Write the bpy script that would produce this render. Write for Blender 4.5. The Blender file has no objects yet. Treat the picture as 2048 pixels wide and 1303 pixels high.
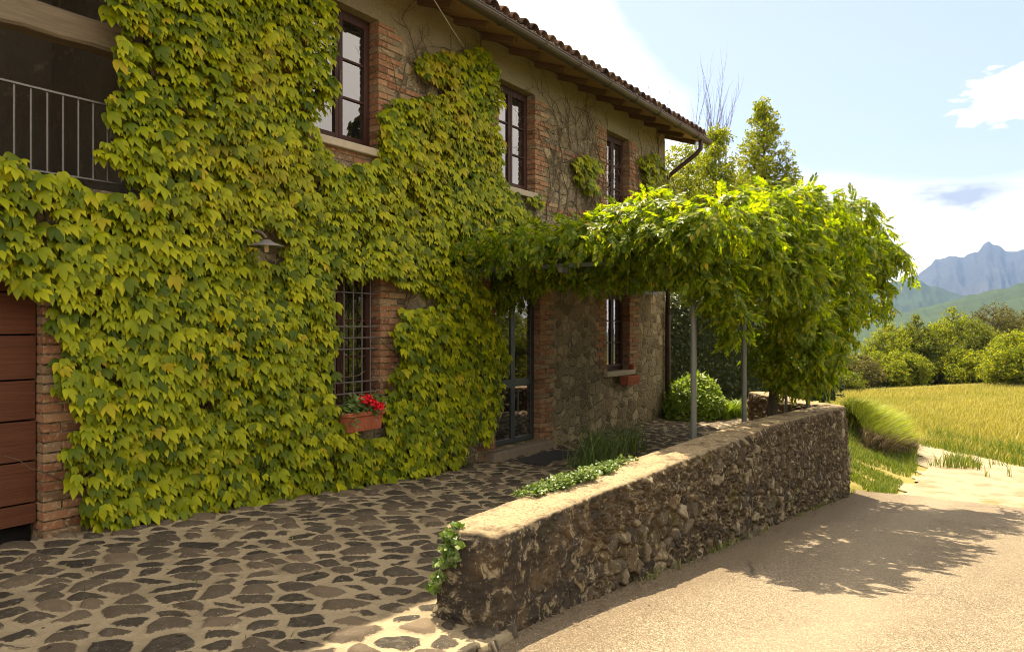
import bpy, math, random
import numpy as np
from mathutils import Vector, Matrix
random.seed(7); RS = np.random.RandomState(11)
R = math.radians
C = bpy.context.scene.collection
sc = bpy.context.scene

# ------------------------------------------------------------------ camera, sky, sun, exposure
FPX, HOR = 1479.0, 655.0
CAM = np.array([-8.515, -5.743, 1.75]); TH = R(34.6)
FW = np.array([math.cos(TH), math.sin(TH), 0.0]); RT = np.array([math.sin(TH), -math.cos(TH), 0.0])
cam = bpy.data.objects.new('camera', bpy.data.cameras.new('camera')); C.objects.link(cam)
cam.location = CAM; cam.rotation_euler = (R(90), 0, TH - R(90))
cam.data.sensor_width = 36; cam.data.lens = FPX / 2048 * 36; cam.data.shift_y = 3.5 / 2048
cam.data.clip_start = .05; cam.data.clip_end = 30000
sc.camera = cam
SUNV = Vector((.33, .415, 1.0)).normalized()
sd = bpy.data.lights.new('sun', 'SUN'); sd.energy = 5.0; sd.angle = R(.5); sd.color = (1.0, .86, .62)
so = bpy.data.objects.new('sun', sd); C.objects.link(so); so.rotation_euler = SUNV.to_track_quat('Z', 'Y').to_euler()
so.location = (0, 0, 30)
w = bpy.data.worlds.new('World'); sc.world = w; w.use_nodes = True
def build_world():
    nt = w.node_tree; N = nt.nodes; L = nt.links
    bg = N['Background']; bg.inputs[1].default_value = .092
    sky = N.new('ShaderNodeTexSky'); sky.sky_type = 'NISHITA'; sky.sun_disc = False
    sky.sun_elevation = math.asin(SUNV.z); sky.sun_rotation = math.atan2(SUNV.x, SUNV.y)
    sky.altitude = 300; sky.air_density = 1.0; sky.dust_density = 1.0
    tc = N.new('ShaderNodeTexCoord')
    mp = N.new('ShaderNodeMapping'); mp.inputs['Scale'].default_value = (1, 1, 3.0); L.new(tc.outputs['Generated'], mp.inputs[0])
    no = N.new('ShaderNodeTexNoise'); no.inputs['Scale'].default_value = 1.15; no.inputs['Detail'].default_value = 9; no.inputs['Roughness'].default_value = .55
    L.new(mp.outputs[0], no.inputs['Vector'])
    sx = N.new('ShaderNodeSeparateXYZ'); L.new(tc.outputs['Generated'], sx.inputs[0])
    def math_(op, a, b=None, c=None, clamp=False):
        m = N.new('ShaderNodeMath'); m.operation = op; m.use_clamp = clamp
        for i, v in enumerate((a, b, c)):
            if v is None: continue
            if isinstance(v, (int, float)): m.inputs[i].default_value = v
            else: L.new(v, m.inputs[i])
        return m.outputs[0]
    # cloud bank: thick low down, open blue patch high to the right of the valley
    d0 = FW + RT * ((1960 - 1024) / FPX) + np.array([0, 0, (655 + 190) / FPX]); d0 /= np.linalg.norm(d0)
    dp = N.new('ShaderNodeVectorMath'); dp.operation = 'DOT_PRODUCT'; L.new(tc.outputs['Generated'], dp.inputs[0]); dp.inputs[1].default_value = tuple(d0)
    hole = math_('MULTIPLY_ADD', dp.outputs['Value'], 10.0, -9.05, clamp=True)
    lowz = math_('MULTIPLY_ADD', sx.outputs['Z'], -1.1, .50, clamp=True)
    f = math_('ADD', no.outputs['Fac'], lowz); f = math_('SUBTRACT', f, math_('MULTIPLY', hole, .95))
    f = math_('MULTIPLY_ADD', f, 3.0, -.62, clamp=True); f = math_('MAXIMUM', f, .10)
    mx = N.new('ShaderNodeMix'); mx.data_type = 'RGBA'; L.new(f, mx.inputs[0]); tn = N.new('ShaderNodeMix'); tn.data_type = 'RGBA'; tn.blend_type = 'MULTIPLY'; tn.inputs[0].default_value = 1; L.new(sky.outputs[0], tn.inputs[6]); tn.inputs[7].default_value = (1.02, .88, .90, 1); L.new(tn.outputs[2], mx.inputs[6]); cm = N.new('ShaderNodeMix'); cm.data_type = 'RGBA'; L.new(math_('MULTIPLY_ADD', sx.outputs['Z'], -5.0, 1.1, clamp=True), cm.inputs[0]); cm.inputs[6].default_value = (8.8, 8.0, 6.6, 1); cm.inputs[7].default_value = (17, 15.5, 13.5, 1); L.new(cm.outputs[2], mx.inputs[7])
    col = mx.outputs[2]
    # two small clouds by their direction in the sky
    def puff(px, py, rx, ry, colour, soft, thr):
        nonlocal col
        c = FW + RT * ((px - 1024) / FPX) + np.array([0, 0, (HOR - py) / FPX]); c /= np.linalg.norm(c)
        sub = N.new('ShaderNodeVectorMath'); sub.operation = 'SUBTRACT'; L.new(tc.outputs['Generated'], sub.inputs[0]); sub.inputs[1].default_value = tuple(c)
        def dot(v):
            q = N.new('ShaderNodeVectorMath'); q.operation = 'DOT_PRODUCT'; L.new(sub.outputs[0], q.inputs[0]); q.inputs[1].default_value = tuple(v); return q.outputs['Value']
        hx = math_('DIVIDE', dot(RT), rx); hz = math_('DIVIDE', dot((0, 0, 1)), ry)
        rr = math_('SQRT', math_('ADD', math_('MULTIPLY', hx, hx), math_('MULTIPLY', hz, hz)))
        n2 = N.new('ShaderNodeTexNoise'); n2.inputs['Scale'].default_value = 26; n2.inputs['Detail'].default_value = 7; L.new(mp.outputs[0], n2.inputs['Vector'])
        g = math_('SUBTRACT', math_('MULTIPLY', n2.outputs['Fac'], 1.9), rr)
        g = math_('MULTIPLY', math_('ADD', g, thr), soft, clamp=True)
        m2 = N.new('ShaderNodeMix'); m2.data_type = 'RGBA'; L.new(g, m2.inputs[0]); L.new(col, m2.inputs[6]); m2.inputs[7].default_value = colour
        col = m2.outputs[2]
    puff(1915, 392, .088, .021, (3.3, 3.35, 3.75, 1), 1.3, -.10)
    puff(2060, 185, .06, .035, (9.5, 9.4, 9.2, 1), 3.0, .05)
    L.new(col, bg.inputs[0])
build_world()
sc.view_settings.view_transform = 'Standard'; sc.view_settings.look = 'None'
sc.view_settings.exposure = 1.58; sc.view_settings.gamma = 1
try:
    sc.cycles.pixel_filter_type = 'BLACKMAN_HARRIS'; sc.cycles.filter_width = 1.0
    sc.cycles.use_denoising = True; sc.cycles.max_bounces = 8; sc.cycles.volume_bounces = 0
    sc.cycles.diffuse_bounces = 4; sc.cycles.transparent_max_bounces = 6; sc.cycles.sample_clamp_indirect = 8
    sc.cycles.caustics_reflective = False; sc.cycles.caustics_refractive = False
except Exception: pass

# ------------------------------------------------------------------ measuring helpers (photo point -> place on a real surface)
def ray(px, py): return FW + RT * ((px - 1024) / FPX) + np.array([0, 0, (HOR - py) / FPX])
def at(px, py, Y): return CAM + ray(px, py) * Y
def wall_pt(px, py, y=0.0):
    d = ray(px, py); q = CAM + d * ((y - CAM[1]) / d[1]); return q[0], q[2]
def ground_pt(px, py, z):
    d = ray(px, py); q = CAM + d * ((z - CAM[2]) / d[2]); return q
def camXY(x, y):
    dx, dy = x - CAM[0], y - CAM[1]
    return dx * RT[0] + dy * RT[1], dx * FW[0] + dy * FW[1]

# ------------------------------------------------------------------ numeric noise
def _h(i, j, s):
    v = np.sin(i * 127.1 + j * 311.7 + s * 74.7) * 43758.5453
    return v - np.floor(v)
def vnoise(x, y, s=0):
    x = np.asarray(x, float); y = np.asarray(y, float)
    i, j = np.floor(x), np.floor(y); fx, fy = x - i, y - j
    fx = fx * fx * (3 - 2 * fx); fy = fy * fy * (3 - 2 * fy)
    return (_h(i, j, s) * (1 - fx) + _h(i + 1, j, s) * fx) * (1 - fy) + (_h(i, j + 1, s) * (1 - fx) + _h(i + 1, j + 1, s) * fx) * fy
def fbm(x, y, s=0, o=4):
    a, t, n = 0, 0, 1.0
    for k in range(o):
        a = a + n * vnoise(x * 2 ** k, y * 2 ** k, s + k * 3.1); t += n; n *= .5
    return a / t
def voro(x, y, s=0, jit=.8):
    i, j = np.floor(x), np.floor(y)
    f1 = np.full(x.shape, 9.); f2 = np.full(x.shape, 9.); idn = np.zeros(x.shape)
    for a in range(-2, 3):
        for b in range(-2, 3):
            ci, cj = i + a, j + b
            qx = ci + .5 + (_h(ci, cj, s) - .5) * jit; qy = cj + .5 + (_h(ci, cj, s + 5) - .5) * jit
            d = np.hypot(qx - x, qy - y); r = _h(ci, cj, s + 9)
            near = d < f1
            f2 = np.where(near, f1, np.minimum(f2, d)); idn = np.where(near, r, idn); f1 = np.where(near, d, f1)
    return f1, f2 - f1, idn
def sstep(a, b, v):
    t = np.clip((v - a) / (b - a), 0, 1); return t * t * (3 - 2 * t)

# ------------------------------------------------------------------ object helpers
def link(o, parent=None, world=True):
    C.objects.link(o)
    if parent is not None:
        o.parent = parent
        if world: o.matrix_parent_inverse = Matrix.Translation(-Vector(parent.location))
    return o
def tag(o, label=None, cat=None, group=None, kind=None):
    if label: o['label'] = label
    if cat: o['category'] = cat
    if group: o['group'] = group
    if kind: o['kind'] = kind
    return o
def thing(name, label, cat, loc=(0, 0, 0), group=None):
    o = bpy.data.objects.new(name, None); o.location = [float(v) for v in loc]; o.empty_display_size = .1
    C.objects.link(o); return tag(o, label, cat, group)
def npmesh(name, V, F, mat, parent=None, world=True, smooth=False, attrs=None):
    V = np.asarray(V, np.float32); F = np.asarray(F, np.int32); k = F.shape[1]
    me = bpy.data.meshes.new(name); me.vertices.add(len(V)); me.vertices.foreach_set('co', V.ravel())
    me.loops.add(F.size); me.loops.foreach_set('vertex_index', F.ravel())
    me.polygons.add(len(F)); me.polygons.foreach_set('loop_start', np.arange(0, F.size, k, dtype=np.int32))
    try: me.polygons.foreach_set('loop_total', np.full(len(F), k, np.int32))
    except Exception: pass
    me.update(calc_edges=True)
    if smooth: me.polygons.foreach_set('use_smooth', np.ones(len(F), bool))
    for an, av in (attrs or {}).items():
        a = me.attributes.new(an, 'FLOAT', 'POINT'); a.data.foreach_set('value', np.asarray(av, np.float32).ravel())
    me.validate(clean_customdata=False)
    me.materials.append(mat)
    return link(bpy.data.objects.new(name, me), parent, world)
class MB:
    def __init__(s): s.v = []; s.f = []
    def box(s, x0, x1, y0, y1, z0, z1):
        n = len(s.v); s.v += [(x, y, z) for z in (z0, z1) for y in (y0, y1) for x in (x0, x1)]
        s.f += [tuple(n + i for i in q) for q in ((0, 2, 3, 1), (4, 5, 7, 6), (0, 1, 5, 4), (2, 6, 7, 3), (0, 4, 6, 2), (1, 3, 7, 5))]
    def hexa(s, pts):   # 4 bottom (ccw), 4 top
        n = len(s.v); s.v += [tuple(map(float, p)) for p in pts]
        s.f += [tuple(n + i for i in q) for q in ((3, 2, 1, 0), (4, 5, 6, 7), (0, 1, 5, 4), (1, 2, 6, 5), (2, 3, 7, 6), (3, 0, 4, 7))]
    def quad(s, *p):
        n = len(s.v); s.v += [tuple(map(float, q)) for q in p]; s.f.append(tuple(range(n, n + len(p))))
    def bar(s, a, b, w_, h_):   # rectangular bar between two points
        a = Vector(a); b = Vector(b); d = (b - a).normalized(); up = Vector((0, 0, 1)) if abs(d.z) < .9 else Vector((0, 1, 0))
        r = d.cross(up).normalized() * w_ / 2; u = r.cross(d).normalized() * h_ / 2
        s.hexa([a - r - u, a + r - u, b + r - u, b - r - u, a - r + u, a + r + u, b + r + u, b - r + u])
    def tube(s, pts, rad, n=8, cap=True):
        pts = [Vector(tuple(map(float, p))) for p in pts]; rad = rad if hasattr(rad, '__len__') else [rad] * len(pts)
        base = len(s.v); ref = Vector((.13, .27, 1)).normalized()
        for i, p in enumerate(pts):
            d = (pts[min(i + 1, len(pts) - 1)] - pts[max(i - 1, 0)]).normalized()
            if abs(d.dot(ref)) > .98: ref = Vector((1, .2, 0)).normalized()
            a = d.cross(ref).normalized(); b = d.cross(a)
            for k in range(n):
                t = 2 * math.pi * k / n; s.v.append(tuple(p + (a * math.cos(t) + b * math.sin(t)) * rad[i]))
        for i in range(len(pts) - 1):
            for k in range(n):
                s.f.append((base + i * n + k, base + i * n + (k + 1) % n, base + (i + 1) * n + (k + 1) % n, base + (i + 1) * n + k))
        if cap:
            s.f.append(tuple(base + k for k in range(n))[::-1]); s.f.append(tuple(base + (len(pts) - 1) * n + k for k in range(n)))
    def lathe(s, prof, c=(0, 0, 0), n=16):
        base = len(s.v)
        for r_, z in prof:
            for k in range(n):
                t = 2 * math.pi * k / n; s.v.append((c[0] + r_ * math.cos(t), c[1] + r_ * math.sin(t), c[2] + z))
        for i in range(len(prof) - 1):
            for k in range(n):
                s.f.append((base + i * n + k, base + i * n + (k + 1) % n, base + (i + 1) * n + (k + 1) % n, base + (i + 1) * n + k))
    def build(s, name, mat, parent=None, world=True, smooth=False, bevel=0):
        me = bpy.data.meshes.new(name); me.from_pydata(s.v, [], s.f); me.update()
        if smooth: me.polygons.foreach_set('use_smooth', np.ones(len(s.f), bool))
        me.materials.append(mat); o = link(bpy.data.objects.new(name, me), parent, world)
        if bevel:
            m = o.modifiers.new('bevel', 'BEVEL'); m.width = bevel; m.segments = 1; m.limit_method = 'ANGLE'
        return o

# ------------------------------------------------------------------ materials
class Mat:
    def __init__(s, name, rough=.8, spec=.3):
        s.m = bpy.data.materials.new(name); s.m.use_nodes = True; s.nt = s.m.node_tree; s.N = s.nt.nodes; s.L = s.nt.links
        s.b = s.N['Principled BSDF']; s.out = s.N['Material Output']; s.b.inputs['Roughness'].default_value = rough
        s.b.inputs['Specular IOR Level'].default_value = spec
        s.tc = s.N.new('ShaderNodeTexCoord').outputs['Object']
    def put(s, sock, v):
        if hasattr(v, 'is_linked') or hasattr(v, 'links'): s.L.new(v, sock)
        else:
            if isinstance(v, tuple) and len(v) == 3 and sock.type == 'RGBA': v = v + (1,)
            sock.default_value = v
    def mapping(s, scale=(1, 1, 1), rot=(0, 0, 0), vec=None):
        n = s.N.new('ShaderNodeMapping'); s.put(n.inputs[0], vec or s.tc); n.inputs['Scale'].default_value = scale; n.inputs['Rotation'].default_value = rot; return n.outputs[0]
    def noise(s, scale, detail=4, rough=.55, vec=None, dist=0, col=False):
        n = s.N.new('ShaderNodeTexNoise'); s.put(n.inputs['Vector'], vec or s.tc); n.inputs['Scale'].default_value = scale
        n.inputs['Detail'].default_value = detail; n.inputs['Roughness'].default_value = rough; n.inputs['Distortion'].default_value = dist
        return n.outputs['Color' if col else 'Fac']
    def voro(s, scale, feature='F1', vec=None, rnd=1.0, out='Distance'):
        n = s.N.new('ShaderNodeTexVoronoi'); n.feature = feature; s.put(n.inputs['Vector'], vec or s.tc); n.inputs['Scale'].default_value = scale
        n.inputs['Randomness'].default_value = rnd; return n.outputs[out]
    def attr(s, name):
        n = s.N.new('ShaderNodeAttribute'); n.attribute_name = name; return n.outputs['Fac']
    def island(s): return s.N.new('ShaderNodeNewGeometry').outputs['Random Per Island']
    def math(s, op, a, b=None, clamp=False):
        n = s.N.new('ShaderNodeMath'); n.operation = op; n.use_clamp = clamp; s.put(n.inputs[0], a)
        if b is not None: s.put(n.inputs[1], b)
        return n.outputs[0]
    def ramp(s, fac, stops):
        n = s.N.new('ShaderNodeValToRGB'); s.put(n.inputs[0], fac); e = n.color_ramp.elements
        while len(e) < len(stops): e.new(.5)
        for i, (p, c) in enumerate(stops):
            e[i].position = p; e[i].color = (c if isinstance(c, tuple) else (c, c, c)) + (1,)
        return n.outputs[0]
    def mix(s, fac, a, b, mode='MIX'):
        n = s.N.new('ShaderNodeMix'); n.data_type = 'RGBA'; n.blend_type = mode; s.put(n.inputs[0], fac); s.put(n.inputs[6], a); s.put(n.inputs[7], b); return n.outputs[2]
    def bump(s, h, strength=.5, dist=.02):
        n = s.N.new('ShaderNodeBump'); s.put(n.inputs['Height'], h); n.inputs['Strength'].default_value = strength; n.inputs['Distance'].default_value = dist
        s.L.new(n.outputs[0], s.b.inputs['Normal']); return n.outputs[0]
    def base(s, c): s.put(s.b.inputs['Base Color'], c); return s
    def combine(s, a, b): # offset vector a by colour b
        n = s.N.new('ShaderNodeVectorMath'); n.operation = 'ADD'; s.put(n.inputs[0], a); s.put(n.inputs[1], b); return n.outputs[0]
def plain(name, c, rough=.6, metal=0, var=.25, scale=8, bump=.15):
    m = Mat(name, rough); n = m.noise(scale, 5)
    m.base(m.mix(n, tuple(v * (1 - var) for v in c), tuple(min(1, v * (1 + var)) for v in c))); m.b.inputs['Metallic'].default_value = metal
    if bump: m.bump(m.noise(scale * 6, 4), bump, .004)
    return m.m
def leafmat(name, stops, trans=.35, rough=.45, patch=None, patch_scale=1.2, spec=.3, tw=1.25, zed=None, tip=None):
    m = Mat(name, rough, spec); c = m.ramp(m.island(), stops)
    if patch:
        f = m.math('MULTIPLY', m.math('SUBTRACT', m.noise(patch_scale, 3), .5), 5, True)
        f2 = m.math('MULTIPLY', f, m.math('POWER', m.math('FRACT', m.math('MULTIPLY', m.island(), 57.0)), 1.3))
        if zed:
            z = m.N.new('ShaderNodeSeparateXYZ'); m.L.new(m.tc, z.inputs[0]); f2 = m.math('MULTIPLY', f2, m.math('ADD', m.math('MULTIPLY', m.math('SUBTRACT', z.outputs['Z'], zed), .45, True), .10))
        c = m.mix(f2, c, patch)
    if tip: c = m.mix(m.math('MULTIPLY', m.attr('tip'), .75), m.mix(1, c, (.80, .90, .9), 'MULTIPLY'), m.mix(1, c, tip, 'MULTIPLY'))
    m.base(c)
    t = m.N.new('ShaderNodeBsdfTranslucent'); tc = m.mix(1.0, c, (tw, tw * .97, tw * .35), 'MULTIPLY'); m.L.new(tc, t.inputs[0])
    x = m.N.new('ShaderNodeMixShader'); x.inputs[0].default_value = trans; m.L.new(m.b.outputs[0], x.inputs[1]); m.L.new(t.outputs[0], x.inputs[2]); m.L.new(x.outputs[0], m.out.inputs[0])
    return m.m

def m_facade():
    m = Mat('rubble_plaster', .92, .1)
    wob = m.mix(.16, m.tc, m.noise(4, 4, col=True))
    v = m.mapping((1, 1, 1.35), vec=wob)
    d = m.voro(5.8, 'DISTANCE_TO_EDGE', v); cell = m.voro(5.8, 'F1', v, out='Color')
    stone = m.mix(m.noise(9, 6, .7), (.15, .118, .074), (.42, .335, .21))
    cv = m.math('ADD', m.math('MULTIPLY', m.math('SUBTRACT', cell, .5), 2.3), .5, True)
    stone = m.mix(.72, stone, m.ramp(cv, [(0, (.145, .105, .060)), (.4, (.33, .245, .135)), (.7, (.25, .20, .135)), (1, (.54, .42, .25))]))
    mortar = m.mix(m.noise(24, 6, .75), (.24, .19, .11), (.46, .37, .22))
    e = m.math('ADD', d, m.math('MULTIPLY', m.math('SUBTRACT', m.noise(13, 6, .7), .5), .24))
    mask = m.ramp(e, [(.03, 0.), (.12, 1.)])
    z = m.N.new('ShaderNodeSeparateXYZ'); m.L.new(m.tc, z.inputs[0])
    up = m.math('MULTIPLY', m.math('SUBTRACT', m.math('ADD', z.outputs['Z'], m.math('MULTIPLY', m.noise(1.3, 3), .8)), 5.15), 3.0, True)
    patch = m.math('MULTIPLY', m.math('SUBTRACT', m.noise(1.7, 5, .65), .55), 7, True)
    cov = m.math('MAXIMUM', up, m.math('MULTIPLY', patch, .75))
    mask = m.math('MULTIPLY', mask, m.math('SUBTRACT', 1.0, cov))
    c = m.mix(mask, mortar, stone)
    stain = m.math('MULTIPLY', m.math('SUBTRACT', m.noise(.9, 5, vec=m.mapping((1, 1, .35))), .48), 3.5, True)
    c = m.mix(m.math('MULTIPLY', stain, .45), c, (.17, .14, .085))
    m.base(c)
    m.bump(m.math('ADD', m.math('MULTIPLY', mask, 1.0), m.math('MULTIPLY', m.noise(22, 7, .7), 1.0)), 1.0, .05)
    return m.m
def m_brick():
    m = Mat('old_brick', .9, .15)
    c = m.ramp(m.island(), [(0, (.17, .075, .040)), (.35, (.27, .120, .06)), (.65, (.34, .175, .09)), (.85, (.33, .22, .12)), (1, (.13, .065, .04))])
    c = m.mix(m.math('MULTIPLY', m.math('SUBTRACT', m.noise(30, 5), .52), 4, True), c, (.45, .33, .2))
    m.base(c); m.bump(m.noise(60, 5), .6, .008); return m.m
def m_wood(name, c0, c1, scale=(1.2, 14, 14), rough=.75):
    m = Mat(name, rough, .2); v = m.mapping(scale); n = m.noise(3, 8, .65, v, .6)
    m.base(m.mix(n, c0, c1)); m.bump(n, .6, .01); return m.m
def m_glass():
    m = Mat('window_glass', .03, .5); m.base((.012, .012, .012))
    g = m.N.new('ShaderNodeBsdfGlossy'); g.inputs['Roughness'].default_value = .025; g.inputs['Color'].default_value = (.70, .66, .66, 1)
    bn = m.N.new('ShaderNodeBump'); bn.inputs['Strength'].default_value = .05; bn.inputs['Distance'].default_value = .02; m.L.new(m.noise(2.2, 2), bn.inputs['Height']); m.L.new(bn.outputs[0], g.inputs['Normal'])
    fr = m.N.new('ShaderNodeFresnel'); fr.inputs[0].default_value = 2.2
    x = m.N.new('ShaderNodeMixShader'); m.L.new(m.math('MULTIPLY', fr.outputs[0], 1.9, True), x.inputs[0]); m.L.new(m.b.outputs[0], x.inputs[1]); m.L.new(g.outputs[0], x.inputs[2]); m.L.new(x.outputs[0], m.out.inputs[0])
    return m.m
def m_cobble():
    m = Mat('cobbled_paving', .85, .25)
    e = m.math('ADD', m.attr('edge'), m.math('MULTIPLY', m.math('SUBTRACT', m.noise(28, 6, .7), .5), .42))
    e = m.math('SUBTRACT', e, m.math('MULTIPLY', m.math('SUBTRACT', m.noise(2.6, 4, .6), .45), .45)); mask = m.ramp(e, [(.20, 0.), (.25, 1.)])
    st = m.ramp(m.attr('rnd'), [(0, (.032, .025, .018)), (.5, (.060, .046, .031)), (.85, (.088, .064, .042)), (1, (.15, .11, .07))])
    st = m.mix(m.math('MULTIPLY', m.math('SUBTRACT', m.noise(22, 6, .7), .5), 2.6, True), st, (.15, .125, .095))
    st = m.mix(m.math('MULTIPLY', m.math('SUBTRACT', m.noise(70, 3, .7), .66), 14, True), st, (.42, .38, .30))
    mo = m.mix(m.noise(55, 5, .7), (.17, .130, .080), (.43, .340, .215))
    mo = m.mix(m.math('MULTIPLY', m.math('SUBTRACT', m.noise(3.1, 5), .5), 3.2, True), mo, (.14, .108, .068))
    m.base(m.mix(mask, mo, st))
    h = m.math('ADD', m.math('MULTIPLY', m.noise(120, 4, .7), .5), m.math('MULTIPLY', m.noise(30, 4), .6))
    m.bump(m.math('ADD', h, m.math('MULTIPLY', mask, .35)), .8, .008)
    return m.m
def m_parapet():
    m = Mat('lichen_stone', .93, .15)
    st = m.ramp(m.attr('rnd'), [(0, (.035, .026, .018)), (.25, (.085, .060, .038)), (.45, (.06, .050, .042)), (.65, (.15, .105, .062)), (.8, (.11, .095, .078)), (.93, (.24, .19, .125)), (1, (.36, .31, .22))])
    st = m.mix(m.noise(18, 6, .7), m.mix(1, st, (.55, .52, .48), 'MULTIPLY'), st)
    e = m.math('ADD', m.attr('edge'), m.math('MULTIPLY', m.math('SUBTRACT', m.noise(30, 5), .5), .2))
    mask = m.ramp(e, [(.08, 0.), (.2, 1.)])
    mo = m.mix(m.noise(45, 5, .7), (.05, .036, .022), (.15, .11, .066))
    c = m.mix(mask, mo, st)
    lich = m.math('MULTIPLY', m.math('SUBTRACT', m.noise(10, 8, .75, dist=.8), .535), 14, True)
    lich2 = m.math('MULTIPLY', m.math('SUBTRACT', m.noise(38, 5, .7), .60), 12, True)
    c = m.mix(m.math('MULTIPLY', m.math('MAXIMUM', lich, lich2), .72), c, (.40, .325, .205))
    moss = m.math('MULTIPLY', m.math('SUBTRACT', m.noise(2.3, 5, .6), .57), 9, True)
    c = m.mix(m.math('MULTIPLY', moss, .55), c, (.10, .085, .018))
    top = m.mix(m.noise(40, 6, .75), (.17, .12, .068), (.54, .42, .255))
    top = m.mix(m.math('MULTIPLY', m.math('SUBTRACT', m.noise(4, 7, .75), .50), 7, True), top, (.15, .11, .070))
    top = m.mix(m.math('MULTIPLY', m.math('SUBTRACT', m.noise(48, 6, .78), .535), 10, True), top, (.10, .062, .04))
    m.base(m.mix(m.attr('top'), c, top))
    m.bump(m.math('ADD', m.noise(90, 5, .7), m.math('MULTIPLY', m.noise(24, 5), 1.2)), .9, .012)
    return m.m
def m_asphalt():
    m = Mat('asphalt', .9, .2)
    sp = m.voro(165, 'F1', out='Color'); g = m.ramp(m.math('ADD', m.math('MULTIPLY', m.math('SUBTRACT', sp, .5), 1.6), .5, True), [(0, (.075, .057, .038)), (.45, (.160, .124, .083)), (.8, (.23, .182, .125)), (1, (.46, .37, .26))])
    c = m.mix(m.math('MULTIPLY', m.noise(1.1, 5), .3), g, (.225, .178, .122))
    blot = m.math('MULTIPLY', m.math('SUBTRACT', m.noise(.9, 6, .65, m.mapping((.45, 1.1, 1))), .5), 4, True)
    c = m.mix(m.math('MULTIPLY', blot, .8), c, m.mix(1, c, (.72, .70, .67), 'MULTIPLY'))
    z = m.N.new('ShaderNodeSeparateXYZ'); m.L.new(m.tc, z.inputs[0])
    tr = m.math('ABSOLUTE', m.math('SINE', m.math('MULTIPLY', m.math('ADD', z.outputs['Y'], m.math('MULTIPLY', m.noise(.35, 3), 1.2)), 1.9)))
    c = m.mix(m.math('MULTIPLY', m.math('POWER', tr, 5.0), .30), c, (.34, .275, .19))
    cr = m.voro(.85, 'DISTANCE_TO_EDGE', m.mix(.10, m.tc, m.noise(2.5, 5, col=True))); crm = m.math('MULTIPLY', m.ramp(cr, [(.004, 1.), (.011, 0.)]), m.math('MULTIPLY', m.math('SUBTRACT', m.noise(.5, 3), .52), 9, True))
    c = m.mix(m.math('MULTIPLY', crm, .75), c, (.035, .028, .02))
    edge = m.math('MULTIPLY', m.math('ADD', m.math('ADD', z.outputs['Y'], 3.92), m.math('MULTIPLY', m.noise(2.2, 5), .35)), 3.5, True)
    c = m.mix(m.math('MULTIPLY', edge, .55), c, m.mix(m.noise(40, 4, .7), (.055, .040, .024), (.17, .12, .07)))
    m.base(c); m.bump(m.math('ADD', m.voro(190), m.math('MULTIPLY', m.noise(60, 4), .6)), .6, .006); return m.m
def m_dirt():
    m = Mat('dry_track', .95, .1)
    c = m.mix(m.noise(30, 6, .75), (.19, .145, .09), (.46, .38, .26)); c = m.mix(m.math('MULTIPLY', m.math('SUBTRACT', m.noise(1.8, 7, .7), .47), 6, True), c, (.22, .165, .10))
    c = m.mix(m.math('MULTIPLY', m.math('SUBTRACT', m.noise(.9, 6, .7), .60), 9, True), c, (.16, .16, .04))
    m.base(c); m.bump(m.noise(50, 5, .7), .7, .02); return m.m
def m_terrain():
    m = Mat('meadow_ground', .95, .1)
    c = m.mix(m.noise(2.5, 8, .7), (.17, .15, .04), (.34, .26, .09))
    c = m.mix(m.math('MULTIPLY', m.math('SUBTRACT', m.noise(.35, 5), .47), 5, True), c, (.12, .13, .025))
    d = m.math('MULTIPLY', m.math('SUBTRACT', m.N.new('ShaderNodeCameraData').outputs['View Distance'] if False else m.attr('far'), .5), 4, True)
    c = m.mix(d, c, m.mix(m.noise(.02, 6, .7), (.035, .055, .014), (.09, .11, .03)))
    m.base(c); m.bump(m.noise(20, 5), .6, .03); return m.m
def m_hill(name, a, b, sc_, bumpd):
    m = Mat(name, .95, .05); n = m.noise(sc_, 10, .75); n2 = m.noise(sc_ * .13, 5, .6)
    m.base(m.mix(m.math('MULTIPLY', m.math('SUBTRACT', n2, .35), 2.6, True), m.mix(n, a, b), m.mix(n, tuple(v * 1.5 for v in a), tuple(v * 1.35 for v in b))))
    m.bump(n, 1.0, bumpd); return m.m

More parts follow.
